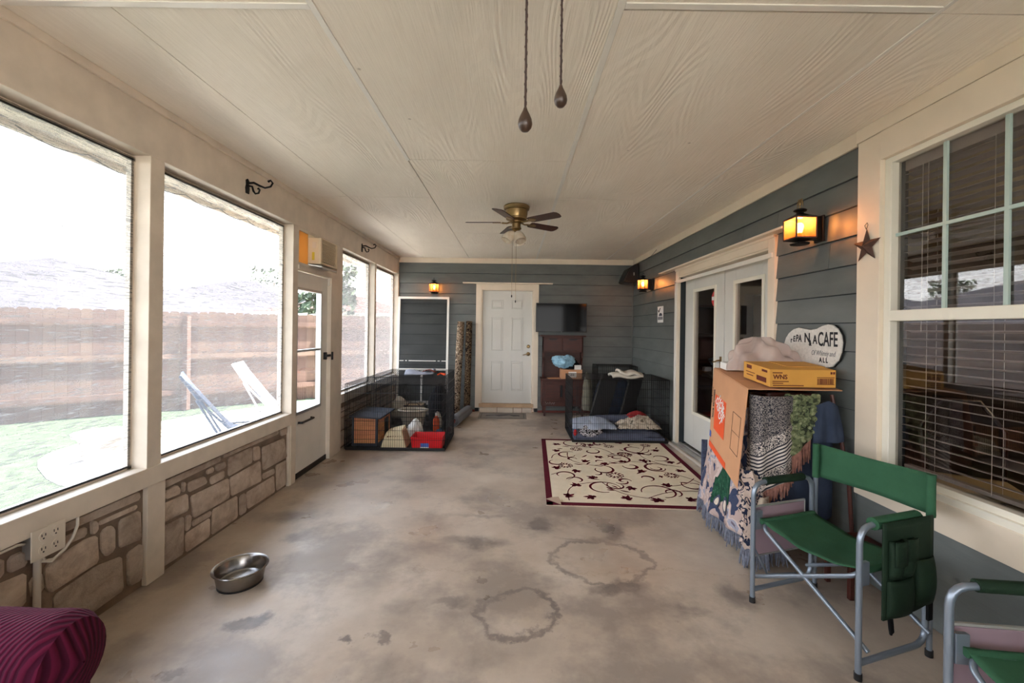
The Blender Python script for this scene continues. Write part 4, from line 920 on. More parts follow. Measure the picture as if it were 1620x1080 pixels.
# ---------------------------------------------------------------- wall lanterns
def lantern(loc, rz, label, finial, sides=4, power=3.6):
    t = thing('wall_lantern', label, 'wall light', loc, rz, 'lit carriage lanterns')
    L = dict(local=True)
    c = Vector((0, .155, 0)); r = .097 if sides == 4 else .082; hh = .07
    obj('wall_plate', MB().box(-.045,.045,.012,.026,-.09,.09).box(-.03,.03,.02,.085,-.075,.085), 'iron', t, bevel=.003, **L)
    off = PI/4 if sides == 4 else 0
    P = [(c.x+r*math.cos(off+2*PI*k/sides), c.y+r*math.sin(off+2*PI*k/sides)) for k in range(sides)]
    fr = MB()
    for k in range(sides):
        a = P[k]; b = P[(k+1) % sides]
        fr.tube([(a[0],a[1],-hh),(a[0],a[1],hh)], .0055, 6)
        fr.tube([(a[0],a[1],hh),(b[0],b[1],hh)], .006, 6); fr.tube([(a[0],a[1],-hh),(b[0],b[1],-hh)], .006, 6)
    obj('cage', fr, 'rust', t, **L)
    for k in range(sides):
        a = Vector(P[k]); b = Vector(P[(k+1) % sides]); 
        obj('glass_pane', MB().add([(a.x,a.y,-hh),(b.x,b.y,-hh),(b.x,b.y,hh),(a.x,a.y,hh)], [(0,1,2,3)]), 'amber', t, solid=.002, **L)
    obj('roof', MB().lathe([(r*1.04,hh),(r*1.04,hh+.006),(.03,hh+.034),(.024,hh+.036),(.022,hh+.046),(.001,hh+.047)], sides if sides > 4 else 4, Matrix.Translation(c) @ Matrix.Rotation(off, 4, 'Z')), 'iron', t, **L)
    obj('cap', MB().ball((c.x,c.y,hh+.058), .042, .042, .013), 'iron', t, smooth=True, **L)
    obj('base_pan', MB().lathe([(.001,-hh-.036),(.058,-hh-.034),(.06,-hh-.028),(.03,-hh-.020),(r*1.02,-hh-.004),(r*1.02,-hh)], 4 if sides == 4 else sides, Matrix.Translation(c) @ Matrix.Rotation(off, 4, 'Z')), 'iron', t, **L)
    obj('base_disc', MB().lathe([(.001,-hh-.042),(.055,-hh-.040),(.060,-hh-.034),(.03,-hh-.026)], 20, Matrix.Translation(c)), 'iron', t, smooth=True, **L)
    if finial == 'eagle':
        f = MB().cyl((c.x,c.y,hh+.066),(c.x,c.y,hh+.085), .008, .005, 8).ball((c.x,c.y,hh+.105), .011, .009, .018).ball((c.x,c.y-.0,hh+.13), .006)
        for s in (-1, 1):
            for q in range(4):
                f.tube([(c.x+s*.004,c.y,hh+.115),(c.x+s*(.016+.004*q),c.y,hh+.137-.008*q),(c.x+s*(.022+.002*q),c.y,hh+.115-.012*q)], [.004,.0035,.002], 5)
        obj('eagle_finial', f, 'brass', t, smooth=True, **L)
    else:
        lp = [(c.x, c.y+.016*math.sin(a), hh+.092-.018*math.cos(a)) for a in [k*PI/6 for k in range(-1, 10)]]
        obj('ring_finial', MB().cyl((c.x,c.y,hh+.06),(c.x,c.y,hh+.076), .005, n=8).tube(lp, .003, 6), 'iron', t, smooth=True, **L)
    obj('candle_socket', MB().cyl((c.x,c.y,-hh),(c.x,c.y,-.028), .013, n=12), 'cream', t, smooth=True, **L)
    obj('bulb', MB().lathe([(.001,-.03),(.013,-.028),(.02,-.005),(.025,.014),(.022,.03),(.012,.041),(.001,.044)], 16, Matrix.Translation(c)), 'bulb', t, smooth=True, **L)
    pl = bpy.data.lights.new('lantern_light', 'POINT'); po = bpy.data.objects.new('lantern_light', pl); COL.objects.link(po)
    pl.energy = power; pl.color = (1, .72, .46); pl.shadow_soft_size = .02; po.parent = t; po.location = c+Vector((0,0,.05))
    return t
lantern((XR-.008, 2.965, 2.205), PI/2, 'lit lantern with eagle finial on the siding between french doors and big window', 'eagle')
lantern((XR-.008, 6.55, 2.19), PI/2, 'lit lantern with ring top on the side wall next to the black speaker', 'ring', 8)
lantern((-1.40, YB-.008, 2.185), PI, 'lit lantern with ring top on the end wall above the leaning screen door', 'ring', 8)

# ---------------------------------------------------------------- tin star
t = thing('tin_star', 'rust brown tin barn star hanging on the white window casing', 'star', (XR-.03, 2.56, 2.01))
pts = []
for k in range(10):
    a = PI/2+k*PI/5; r = .105 if k % 2 == 0 else .042; pts.append((XR-.032, 2.56+r*math.cos(a), 2.01+r*math.sin(a)))
obj('body', MB().add([(XR-.06, 2.56, 2.01)]+pts, [(0, i+1, (i+1) % 10+1) for i in range(10)]+[tuple(range(10, 0, -1))]), 'rust', t)
obj('hanging_wire', MB().tube([(XR-.035,2.56,2.11),(XR-.035,2.548,2.135),(XR-.03,2.56,2.15),(XR-.035,2.572,2.135),(XR-.035,2.56,2.11)], .0016, 5), 'iron', t)

# ---------------------------------------------------------------- bean shaped cafe sign
t = thing('cafe_sign', 'bean shaped white cafe sign with black lettering on the blue siding', 'sign', (XR-.02, 3.05, 1.24))
bean = [(3.33,1.40),(3.31,1.445),(3.275,1.482),(3.22,1.512),(3.164,1.522),(3.102,1.514),(3.038,1.506),(2.977,1.514),(2.923,1.534),(2.871,1.544),(2.829,1.539),(2.787,1.513),(2.757,1.472),(2.746,1.424),(2.755,1.363),(2.78,1.307),(2.83,1.262),(2.92,1.24),(3.0,1.255),(3.06,1.27),(3.13,1.262),(3.22,1.275),(3.29,1.315),(3.325,1.36)]
obj('board', MB().prism(bean, 0, .018, lambda a, b, d: (XR-.012-d, a, b)), 'signpaint', t, bevel=.003)
obj('dark_edge', MB().prism([(3.03+(a-3.03)*1.02, 1.40+(b-1.40)*1.02) for a, b in bean], 0, .012, lambda a, b, d: (XR-.008-d, a, b)), 'blackplastic', t)
def wt(s, y, z, size, sx=1, sh=0, m='ink', b=.002): text('lettering', s, size, frame3((XR-.031, y, z), (0,-1,0), (0,0,1)), m, t, sx=sx, shear=sh, bold=b)
wt('r', 3.25, 1.412, .055, .8); wt('E', 3.222, 1.420, .058, .8, .1); wt('PA', 3.192, 1.42, .072, .75, .1); wt('N', 3.10, 1.418, .095, .85); wt('&', 3.05, 1.395, .055, .75); wt('A', 3.01, 1.41, .085, .75); wt('CAFE', 2.962, 1.398, .135, .58)
wt('Of Whimsy and', 3.025, 1.33, .05, .7, .3, 'inkgrey', .0); wt('A L L', 2.945, 1.285, .045, .8)

# ---------------------------------------------------------------- small yard sign plate on the far side wall
t = thing('small_sign', 'small white and teal notice plate beside the french doors', 'sign', (XR-.012, 6.19, 1.60))
obj('plate', B1(XR-.014, XR-.010, 6.075, 6.31, 1.605, 1.84), 'paperwhite', t, bevel=.001)
obj('teal_dome', MB().prism([(6.28-.10+.07*math.cos(a), 1.70+.045*math.sin(a)) for a in [k*PI/8 for k in range(9)]], 0, .001, lambda a, b, d: (XR-.0145-d, a, b)), 'slate', t)
obj('grey_field', B1(XR-.0155, XR-.014, 6.09, 6.29, 1.645, 1.69), 'inkgrey', t)
obj('check_mark', MB().tube([(XR-.016,6.27,1.785),(XR-.016,6.245,1.755),(XR-.016,6.19,1.815)], .006, 5), 'ink', t)

# ---------------------------------------------------------------- corner speaker
t = thing('wall_speaker', 'black wedge speaker tucked under the crown in the far right corner', 'speaker', (2.02, 7.4, 2.29))
obj('cabinet', MB().prism([(1.86,2.325),(1.90,2.43),(1.965,2.555),(2.06,2.615),(2.115,2.635),(2.128,2.50),(2.125,2.33),(2.05,2.295),(1.90,2.30)], 7.25, 7.60, lambda a, b, d: (a, d, b)), 'blackplastic', t, bevel=.008)
obj('front_grille', MB().prism([(1.885,2.335),(1.975,2.54),(2.06,2.60),(2.10,2.61),(2.10,2.33),(2.03,2.31)], 7.243, 7.25, lambda a, b, d: (a, d, b)), 'black', t, bevel=.002)
obj('bracket', B1(2.06, 2.135, 7.36, 7.40, 2.42, 2.48), 'alu', t)
obj('grille_glint', B1(2.03, 2.045, 7.24, 7.244, 2.42, 2.47), 'alu', t)  # bright strip standing in for the glint on the grille
tag(obj('speaker_wire', MB().tube([(2.10,7.2,2.64),(2.122,6.9,2.635),(2.122,6.6,2.643),(2.118,6.35,2.69)], .003, 5), 'blackplastic', smooth=True), 'thin black wire running along the crown from the corner speaker', 'wire')

# ---------------------------------------------------------------- television
t = thing('television', 'black flat television mounted above the mahogany hutch', 'television', (.84, 7.5, 1.44))
obj('bezel', MB().box(.395,1.285,7.452,7.49,1.437,1.452).box(.395,1.285,7.452,7.49,1.934,1.946).box(.395,.407,7.452,7.49,1.45,1.936).box(1.273,1.285,7.452,7.49,1.45,1.936), 'blackplastic', t, bevel=.002)
obj('screen', B1(.405,1.275,7.458,7.485,1.45,1.936), 'tvscreen', t)
obj('rear_housing', B1(.46,1.22,7.485,7.55,1.48,1.90), 'blackplastic', t, bevel=.01)
obj('wall_bracket', B1(.72,.96,7.55,7.632,1.58,1.80), 'black', t)
obj('power_light', B1(.835,.845,7.449,7.452,1.441,1.446), 'paperwhite', t)

# ---------------------------------------------------------------- hutch desk
t = thing('hutch_cabinet', 'dark mahogany hutch with two upper drawers under the television', 'cabinet', (.87, 7.46, 0))
hx0, hx1 = .50, 1.25
obj('lower_body', MB().box(hx0, hx1, 7.30, 7.62, .17, .615), 'hutch', t, bevel=.004)
obj('counter', B1(hx0-.02, hx1+.02, 7.27, 7.62, .615, .64), 'hutch', t, bevel=.004)
for a, b in ((hx0+.03, hx0+.355), (hx0+.395, hx1-.03)):
    d_ = obj('door', MB().box(a, b, 7.288, 7.30, .27, .595).box(a+.04, b-.04, 7.284, 7.29, .31, .555), 'hutch', t, bevel=.003)
    xx = b-.02 if a < .8 else a+.02
    obj('handle', B1(xx-.018, xx+.018, 7.278, 7.29, .33, .53), 'black', d_, bevel=.004)
obj('lower_apron', B1(hx0+.02, hx1-.02, 7.29, 7.30, .18, .26), 'hutch', t, bevel=.003)
sq = [(hx0+.06+.0115*i, 7.286, .222+(.018*math.sin(i*1.9) if i not in (0, 7) else .026)) for i in range(15)]
obj('script_badge', MB().tube(sq, .0018, 5), 'alu', t, smooth=True)
for x in (hx0+.03, hx1-.07):
    for y in (7.30, 7.575): obj('leg', MB().hexa([(x+.008,y+.006,0),(x+.034,y+.006,0),(x+.034,y+.032,0),(x+.008,y+.032,0),(x,y,.17),(x+.045,y,.17),(x+.045,y+.04,.17),(x,y+.04,.17)]), 'hutch', t)
obj('back_panel', B1(hx0+.02, hx1-.03, 7.60, 7.615, .64, 1.35), 'hutch', t)
for x in (hx0+.02, hx1-.055): obj('side_panel', MB().prism([(7.42,1.0),(7.46,.98),(7.50,.90),(7.50,.70),(7.46,.64),(7.60,.64),(7.60,1.36),(7.42,1.36)], x, x+.025, lambda a, b, d: (d, a, b)), 'hutch', t, bevel=.002)
obj('upper_case', B1(hx0+.02, hx1-.03, 7.42, 7.60, 1.09, 1.36), 'hutch', t, bevel=.003)
for a, b in ((hx0+.035, hx0+.355), (hx0+.375, hx1-.045)):
    d_ = obj('drawer', MB().box(a, b, 7.408, 7.42, 1.115, 1.335), 'hutch', t, bevel=.005)
    obj('finger_pull', MB().prism([(a+.08,1.325),(b-.08,1.325),(b-.11,1.30),(a+.11,1.30)], 7.404, 7.409, lambda p, q, d: (p, d, q)), 'black', d_)
obj('cornice', B1(hx0-.02, hx1+.015, 7.395, 7.62, 1.36, 1.385), 'hutch', t, bevel=.005)
# on the hutch
t = thing('cardboard_box', 'small brown carton with white label on the hutch counter', 'box', (1.0, 7.42, .64))
obj('body', B1(.83, 1.19, 7.30, 7.55, .64, .80), 'cardboard', t, bevel=.002); obj('label', B1(.955, 1.09, 7.297, 7.30, .665, .765), 'paperwhite', t)
for k in range(3): obj('print_line', B1(.985, 1.06, 7.2955, 7.297, .735-.018*k, .741-.018*k), 'ink', t)
tag(obj('white_box', B1(1.06, 1.175, 7.32, 7.42, .80, .875), 'paperwhite', bevel=.002), 'small white box on top of the labelled carton', 'box')
from mathutils import noise as mnoise
def lump(name, c, rx, ry, rz, m, label, cat, seed=1, amp=.25, flat=True, n=64, freq=5, group=None, rot=0, base=None):
    mb = MB(); nv = 30; of = Vector((seed*3.7, seed*1.3, seed*.7))
    for i in range(nv+1):
        th = PI*i/nv
        for j in range(n):
            p = 2*PI*j/n; q = Vector((math.sin(th)*math.cos(p), math.sin(th)*math.sin(p), math.cos(th)))
            d = 1+amp*(.9*mnoise.noise(q*1.3+of))+amp*.9*(.5-abs(mnoise.noise(q*2.6+of*2)))*1.0+amp*.45*(.4-abs(mnoise.noise(q*6+of)))
            x = q.x*rx*d; y = q.y*ry*d; z = q.z*rz*(1+1.2*(d-1))
            if flat and z < -rz*.55: z = -rz*.55
            xr = x*math.cos(rot)-y*math.sin(rot); yr = x*math.sin(rot)+y*math.cos(rot)
            mb.v.append((c[0]+xr, c[1]+yr, c[2]+z))
    for i in range(nv):
        for j in range(n): mb.f.append((i*n+j, i*n+(j+1) % n, (i+1)*n+(j+1) % n, (i+1)*n+j))
    o = obj(name, mb, m, smooth=True)
    return tag(o, label, cat, group)
def sheet(name, c, w_, d_, h, m, label, cat, seed=1, rot=0, crump=.03, edge=.5, sol=.010):
    """a thrown cloth: humped in the middle, wrinkled, edges lying down"""
    of = Vector((seed*2.1, seed*.9, seed*1.7)); cr, sr = math.cos(rot), math.sin(rot)
    def f(u, v):
        x = (u-.5)*w_; y = (v-.5)*d_; q = Vector((x*5, y*5, 0))+of
        e = (math.sin(PI*u)*math.sin(PI*v))**edge
        wr = crump*(1-2*abs(mnoise.noise(q*1.2)))+crump*.5*(1-2*abs(mnoise.noise(q*3.1)))
        z = c[2]+h*e*(.75+.5*mnoise.noise(q*.6))+wr*(.3+.7*e)
        k_ = 1+.22*mnoise.noise(Vector((u*3, v*3, seed)))
        return (c[0]+(x*cr-y*sr)*k_, c[1]+(x*sr+y*cr)*k_, max(z, c[2]-.0))
    return tag(obj(name, MB().grid(f, 54, 40), m, smooth=True, solid=sol), label, cat)
lump('black_clothes', (1.0, 7.42, .865), .14, .09, .10, 'blackcloth', 'crumpled black cloth heaped on the labelled carton', 'cloth', 3)
lump('blue_bag', (.87, 7.36, .93), .17, .09, .085, 'bluebag', 'crumpled light blue plastic bag drooping from the black cloth on the carton', 'bag', 8, .5, False, freq=7)
tag(obj('paper_sheet', MB().hexa([(.62,7.28,.64),(.82,7.29,.64),(.81,7.46,.64),(.60,7.44,.64),(.62,7.28,.646),(.82,7.29,.645),(.81,7.46,.65),(.60,7.44,.646)]), 'cardboard'), 'flat tan folder lying left of the carton on the hutch', 'folder')

# ---------------------------------------------------------------- leaning screen door, rolled rugs
t = thing('old_screen_door', 'old white framed screen door leaning on the end wall behind the crate', 'screen door', (-1.6, 7.58, 0))
def lean(z): return 7.50+.10*z/2.03
def bar(x0, x1, z0, z1, th=.03, nm='stile', m='white'):
    o = obj(nm, MB().hexa([(x0,lean(z0)-th,z0),(x1,lean(z0)-th,z0),(x1,lean(z0),z0),(x0,lean(z0),z0),(x0,lean(z1)-th,z1),(x1,lean(z1)-th,z1),(x1,lean(z1),z1),(x0,lean(z1),z1)]), m, t, bevel=.002)
bar(-2.045,-2.008,0,2.035); bar(-1.178,-1.14,0,2.035); bar(-2.008,-1.178,1.995,2.035,nm='top_rail'); bar(-2.008,-1.178,.735,.765,nm='middle_rail'); bar(-2.008,-1.178,.14,.20,nm='bottom_rail'); bar(-1.62,-1.585,.20,.735,nm='center_stile')
for a, b in ((-2.008,-1.93),(-1.90,-1.87),(-1.84,-1.36),(-1.33,-1.29),(-1.26,-1.178)): bar(a,b,.895,.908,.02,'push_bar')
obj('upper_mesh', MB().add([(-2.01,lean(.765)-.012,.765),(-1.175,lean(.765)-.012,.765),(-1.175,lean(2)-.012,2.0),(-2.01,lean(2)-.012,2.0)], [(0,1,2,3)]), 'darkscreen', t)
obj('lower_mesh', MB().add([(-2.01,lean(.2)-.012,.2),(-1.175,lean(.2)-.012,.2),(-1.175,lean(.735)-.012,.735),(-2.01,lean(.735)-.012,.735)], [(0,1,2,3)]), 'darkscreen', t)
def roll(name, a, b, r, m, label, grp=None, core='black', turns=3):
    t = thing(name, label, 'rug', tuple(a), group=grp)
    a = Vector(a); b = Vector(b); d = (b-a).normalized(); u = d.orthogonal().normalized(); w_ = d.cross(u)
    sp = []
    N = 20*turns
    for i in range(N+1):
        q = i/N; rr = r*(.25+.75*q)*(1+.03*math.sin(q*40)); an = 2*PI*turns*q; sp.append((u*math.cos(an)+w_*math.sin(an))*rr)
    mb = MB(); mid = 5
    for k in range(mid+1):
        c = a+(b-a)*k/mid
        for s_ in sp: mb.v.append(tuple(c+s_*(1+.04*math.sin(k*2.1))))
    W = len(sp)
    for k in range(mid):
        for i in range(W-1): mb.f.append((k*W+i, k*W+i+1, (k+1)*W+i+1, (k+1)*W+i))
    obj('wound_pile', mb, m, t, smooth=True, solid=.008)
    obj('core', MB().cyl(tuple(a+d*.004), tuple(b-d*.004), r*.3, n=12), core, t, smooth=True)
    return t
roll('rolled_rug', (-.985, 7.44, .0), (-.925, 7.50, 1.60), .062, 'camoroll', 'taller pale patterned rolled rug standing left beside the back door')
roll('rolled_rug', (-.80, 7.47, .0), (-.785, 7.54, 1.61), .055, 'camodark', 'darker patterned rolled rug standing nearest the back door casing')
roll('rolled_mat', (-.865, 6.36, .092), (-.745, 7.25, .092), .088, 'greyroll', 'thick grey felt mat roll lying on the floor beside the left crate', core='redbrown')

# ---------------------------------------------------------------- dog crates
def crate(name, label, x0, x1, y0, y1, h, sp=.026, door=None, grp=None):
    t = thing(name, label, 'dog crate', ((x0+x1)/2, (y0+y1)/2, 0), group=grp)
    w_ = .0020
    def panel(nm, o, ux, uy, L_, H_, top=False):
        o = Vector(o); ux = Vector(ux); uy = Vector(uy); m = MB()
        n = int(L_/sp)
        for i in range(n+1):
            p = o+ux*(L_*i/n); rr = w_*(1.9 if i in (0, n) else 1)
            m.tube([tuple(p), tuple(p+uy*H_)], rr, 4)
        k = 7 if H_ > .5 else 5
        for j in range(k+1):
            p = o+uy*(H_*j/k); m.tube([tuple(p), tuple(p+ux*L_)], w_*(1.9 if j in (0, k) else 1.3), 4)
        obj(nm, m, 'black', t)
    Lx, Ly = x1-x0, y1-y0; zb = .025
    panel('front_panel', (x0,y0,zb), (1,0,0), (0,0,1), Lx, h-zb); panel('rear_panel', (x0,y1,zb), (1,0,0), (0,0,1), Lx, h-zb)
    panel('side_panel', (x0,y0,zb), (0,1,0), (0,0,1), Ly, h-zb); panel('side_panel', (x1,y0,zb), (0,1,0), (0,0,1), Ly, h-zb)
    panel('top_panel', (x0,y0,h), (1,0,0), (0,1,0), Lx, Ly)
    tr = MB().box(x0+.006,x1-.006,y0+.006,y1-.006,.004,.012)
    for a in ((x0+.006,x1-.006,y0+.004,y0+.01),(x0+.006,x1-.006,y1-.01,y1-.004),(x0+.004,x0+.01,y0+.006,y1-.006),(x1-.01,x1-.004,y0+.006,y1-.006)): tr.box(a[0],a[1],a[2],a[3],.004,.04)
    obj('tray', tr, 'blackplastic', t, bevel=.002)
    if door:
        dx0, dx1, side = door
        m = MB()
        if side == 'x':
            m.tube([(x1+.004,dx0,.06),(x1+.004,dx1,.06),(x1+.004,dx1,h-.1),(x1+.004,dx0,h-.1)], .003, 5, closed=True)
            m.box(x1+.004,x1+.018,dx0+.02,dx0+.04,h*.45,h*.62)
        else:
            m.tube([(dx0,y0-.004,.06),(dx1,y0-.004,.06),(dx1,y0-.004,h-.1),(dx0,y0-.004,h-.1)], .003, 5, closed=True)
            m.box(dx0+.02,dx0+.05,y0-.016,y0-.004,h*.5,h*.54)
        obj('door', m, 'black', t)
    return t
crate('dog_crate', 'black wire dog crate holding the wooden pet house and red tub', -2.01, -.80, 5.125, 5.88, .80, door=(5.25, 5.75, 'x'))
crate('dog_crate', 'second black wire dog crate behind the first, along the left wall', -2.01, -.975, 5.92, 7.10, .79, .03)
crate('dog_crate', 'black wire dog crate full of bedding on the right by the french doors', .79, 2.06, 5.60, 6.34, .835, door=(.85, 1.25, 'y'))

# contents of the left crates
t = thing('pet_house', 'small wooden pet house with dark sloping lid in the left crate', 'pet house', (-1.83, 5.55, .012))
px0, px1, py0, py1 = -1.975, -1.66, 5.27, 5.82
for k in range(6):
    z = .05+k*.054
    obj('board', B1(px0+.02, px1-.02, py0, py0+.012, z, z+.052), 'cedar', t, bevel=.002)
    obj('board', B1(px1-.012, px1, py0+.02, py1-.02, z, z+.052), 'cedar', t, bevel=.002)
for x in (px0, px1-.024):
    for y in (py0-.004, py1-.02): obj('corner_post', B1(x, x+.026, y, y+.026, .012, .375), 'slate', t, bevel=.002)
obj('base_rail', B1(px0, px1, py0-.006, py0+.015, .014, .05), 'slate', t); obj('doorway', B1(px1, px1+.002, 5.56, 5.72, .06, .30), 'blackplastic', t)
obj('lid', MB().hexa([(px0-.02,py0-.05,.375),(px1+.05,py0-.05,.355),(px1+.05,py1+.03,.355),(px0-.02,py1+.03,.375),(px0-.02,py0-.05,.40),(px1+.05,py0-.05,.375),(px1+.05,py1+.03,.375),(px0-.02,py1+.03,.40)]), 'slate', t, bevel=.004)
t = thing('storage_bin', 'cream cloth storage bin with small dark print beside the pet house', 'bin', (-1.44, 5.33, .012))
obj('body', MB().hexa([(-1.60,5.19,.013),(-1.29,5.19,.013),(-1.29,5.50,.013),(-1.60,5.50,.013),(-1.55,5.24,.19),(-1.36,5.24,.22),(-1.36,5.45,.25),(-1.55,5.45,.20)]), 'cream', t, bevel=.01)
for k in range(6): obj('print_mark', MB().hexa([(-1.525+.03*k,5.224,.135+.006*(k % 3)),(-1.505+.03*k,5.224,.14),(-1.505+.03*k,5.23,.14),(-1.525+.03*k,5.23,.135),(-1.53+.03*k,5.222,.15),(-1.51+.03*k,5.222,.157),(-1.51+.03*k,5.23,.157),(-1.53+.03*k,5.23,.15)]), 'inkred', t)
obj('side_stripe', MB().hexa([(-1.288,5.20,.03),(-1.283,5.20,.03),(-1.283,5.45,.03),(-1.288,5.45,.03),(-1.357,5.25,.20),(-1.352,5.25,.20),(-1.352,5.43,.22),(-1.357,5.43,.22)]), 'tan', t)
lump('white_paper_bag', (-1.27, 5.62, .10), .085, .07, .155, 'paperwhite', 'crumpled white paper bag between the cream bin and the red tub', 'bag', 12, .3)
t = thing('red_tub', 'bright red plastic tub with a blue label in the crate corner', 'tub', (-1.03, 5.25, .012))
def tub(x0, x1, y0, y1, z0, z1, fl, th):
    m = MB(); o = [(x0,y0),(x1,y0),(x1,y1),(x0,y1)]; cx = (x0+x1)/2; cy = (y0+y1)/2
    def ring(s, z): return [(cx+(a-cx)*s[0], cy+(b-cy)*s[1], z) for a, b in o]
    w_ = x1-x0; d = y1-y0
    r = [ring((1-fl/w_,1-fl/d), z0), ring((1,1), z1), ring((1-2*th/w_,1-2*th/d), z1), ring((1-(fl+2*th)/w_,1-(fl+2*th)/d), z0+th)]
    vs = [p for q in r for p in q]; fs = [(3,2,1,0), (12,13,14,15)]
    for k in range(3):
        for j in range(4): fs.append((k*4+j, k*4+(j+1) % 4, (k+1)*4+(j+1) % 4, (k+1)*4+j))
    return m.add(vs, fs)
obj('body', tub(-1.22, -.835, 5.135, 5.40, .013, .165, .03, .012), 'redplastic', t, bevel=.006)
obj('rim', MB().tube([(-1.22,5.135,.163),(-.835,5.135,.163),(-.835,5.40,.163),(-1.22,5.40,.163)], .007, 6, closed=True), 'redplastic', t, smooth=True)
obj('label', MB().hexa([(-1.10,5.1395,.035),(-1.0,5.1395,.035),(-1.0,5.142,.035),(-1.10,5.142,.035),(-1.10,5.134,.095),(-1.0,5.134,.095),(-1.0,5.137,.095),(-1.10,5.137,.095)]), 'blueprint', t)
obj('label_stripe', B1(-1.10, -1.0, 5.132, 5.1345, .04, .05), 'paperwhite', t)
t = thing('oval_tub', 'large beige oval plastic tub in the rear crate', 'tub', (-1.49, 6.42, .012))
obj('body', MB().lathe([(.001,.014),(.15,.014),(.17,.10),(.20,.245),(.215,.25),(.232,.245),(.234,.255),(.215,.262),(.195,.258),(.16,.10),(.14,.022),(.001,.022)], 32, Matrix.Translation((-1.49,6.42,0)), 1.0, .72), 'beigeplastic', t, smooth=True)
t = thing('wicker_basket', 'pale wicker basket with dark rim band at the back of the rear crate', 'basket', (-1.57, 6.9, .012))
obj('body', tub(-1.71, -1.43, 6.78, 6.99, .013, .26, .03, .012), 'wicker', t, bevel=.008)
obj('rim_band', MB().tube([(-1.72,6.77,.24),(-1.42,6.77,.24),(-1.42,7.0,.24),(-1.72,7.0,.24)], .012, 6, closed=True), 'leatherdark', t, smooth=True)
obj('handle', MB().tube([(-1.68,6.77,.24),(-1.63,6.765,.29),(-1.51,6.765,.29),(-1.46,6.77,.24)], .007, 6), 'leatherdark', t, smooth=True)
lump('beige_sack', (-1.82, 6.88, .15), .12, .11, .20, 'beigeplastic', 'slumped beige sack beside the wicker basket', 'sack', 5, .2)
lump('dark_blanket', (-1.25, 5.62, .05), .001, .001, .001, 'blackcloth', 'x', 'cloth') if False else None
t = thing('black_tray', 'low black plastic tray lying behind the red tub', 'tray', (-1.05, 5.62, .012))
obj('body', tub(-1.20, -.86, 5.44, 5.82, .013, .075, .02, .012), 'blackplastic', t, bevel=.005)
lump('grey_toy', (-.96, 5.66, .095), .05, .04, .04, 'denim', 'small grey blue cloth toy lying in the black tray', 'toy', 9, .3)
def bottle(x, y, z, r, h, m, label, cat):
    t = thing(cat.replace(' ', '_'), label, cat, (x, y, z))
    obj('body', MB().lathe([(.001,0),(r,0),(r*1.05,h*.1),(r,h*.6),(r*.5,h*.8),(r*.4,h*.86)], 18, Matrix.Translation((x,y,z))), m, t, smooth=True)
    obj('cap', MB().lathe([(r*.45,h*.84),(r*.45,h),(.001,h)], 14, Matrix.Translation((x,y,z))), 'paperwhite', t, smooth=True)
bottle(-1.07, 6.02, .03, .045, .26, 'orange', 'orange plastic bottle with white cap in the rear crate', 'bottle')
lump('white_plush', (-1.06, 6.14, .13), .05, .05, .12, 'whitecloth', 'limp white plush toy beside the orange bottle', 'toy', 14, .35)
lump('red_ball_toy', (-.90, 6.02, .045), .045, .045, .045, 'redbrown', 'dull red rubber toy beside the end of the grey mat roll', 'toy', 2, .12)
lump('dark_bag', (-1.17, 6.78, .22), .14, .15, .34, 'blackcloth', 'large black cloth bag slumped in the back corner of the rear crate', 'bag', 21, .2)
t = thing('folded_cushion', 'folded pale grey cloth lying on top of the rear crate', 'cloth', (-1.36, 6.3, .795))
obj('body', MB().grid(lambda u, v: (-1.57+.42*u, 6.18+.26*v, .80+.055*math.sin(PI*v)*(.6+.5*math.sin(u*6.5+.8))+.02*u), 18, 10), 'greycloth', t, smooth=True, solid=.02)
obj('fold_flap', MB().grid(lambda u, v: (-1.30+.17*u, 6.15+.2*v, .85+.03*math.sin(PI*u)-.03*v*u), 8, 6), 'redbrown', t, smooth=True, solid=.012)
tag(obj('orange_leash', MB().tube([(-1.10,6.25,.80),(-1.06,6.3,.815),(-1.0,6.25,.80),(-1.0,6.35,.80),(-1.06,6.4,.80)], .012, 6), 'orange', smooth=True), 'small orange leash coil on top of the rear crate', 'leash')

# contents of the right crate
t = thing('crate_bed', 'blue grey padded dog bed filling the right crate', 'dog bed', (1.45, 5.95, .012))
obj('mattress', MB().grid(lambda u, v: (.83+1.19*u, 5.63+.68*v, .06+.10*(math.sin(PI*min(1,max(0,u)))**.3)*(math.sin(PI*v)**.3)+.025*math.sin(u*9+v*3)), 30, 18).box(.83,2.02,5.63,6.31,.014,.07), 'bluegreycushion', t, smooth=True)
obj('bolster', MB().tube([(1.0,6.22,.16),(1.3,6.27,.18),(1.7,6.27,.19),(1.97,6.22,.18),(1.99,5.9,.17)], .06, 10), 'bluegreycushion', t, smooth=True)
sheet('pale_blanket', (1.10, 5.92, .165), .56, .56, .10, 'lightbluecloth', 'pale blue white blanket bunched at the left end of the right crate', 'blanket', 4)
lump('print_cloth', (1.05, 5.69, .125), .145, .055, .095, 'bwcloth', 'black and white scribble print cloth pressed against the right crate front', 'cloth', 6, .25)
sheet('cream_quilt', (1.72, 5.85, .165), .54, .36, .15, 'quiltcream', 'cream print quilt draped over the right end of the dog bed', 'quilt', 16)
sheet('red_quilt', (1.74, 5.93, .285), .26, .20, .06, 'redquilt', 'faded red cloth folded on top of the cream quilt', 'cloth', 17, crump=.02)
sheet('beige_towel', (1.24, 5.79, .17), .22, .24, .05, 'sage', 'grey beige towel between the pale blanket and the dog bed', 'towel', 19, crump=.02)
tag(obj('red_toy', MB().ball((.845, 5.68, .115), .028, .028, .045), 'red', smooth=True), 'small red toy in the left front corner of the right crate', 'toy')
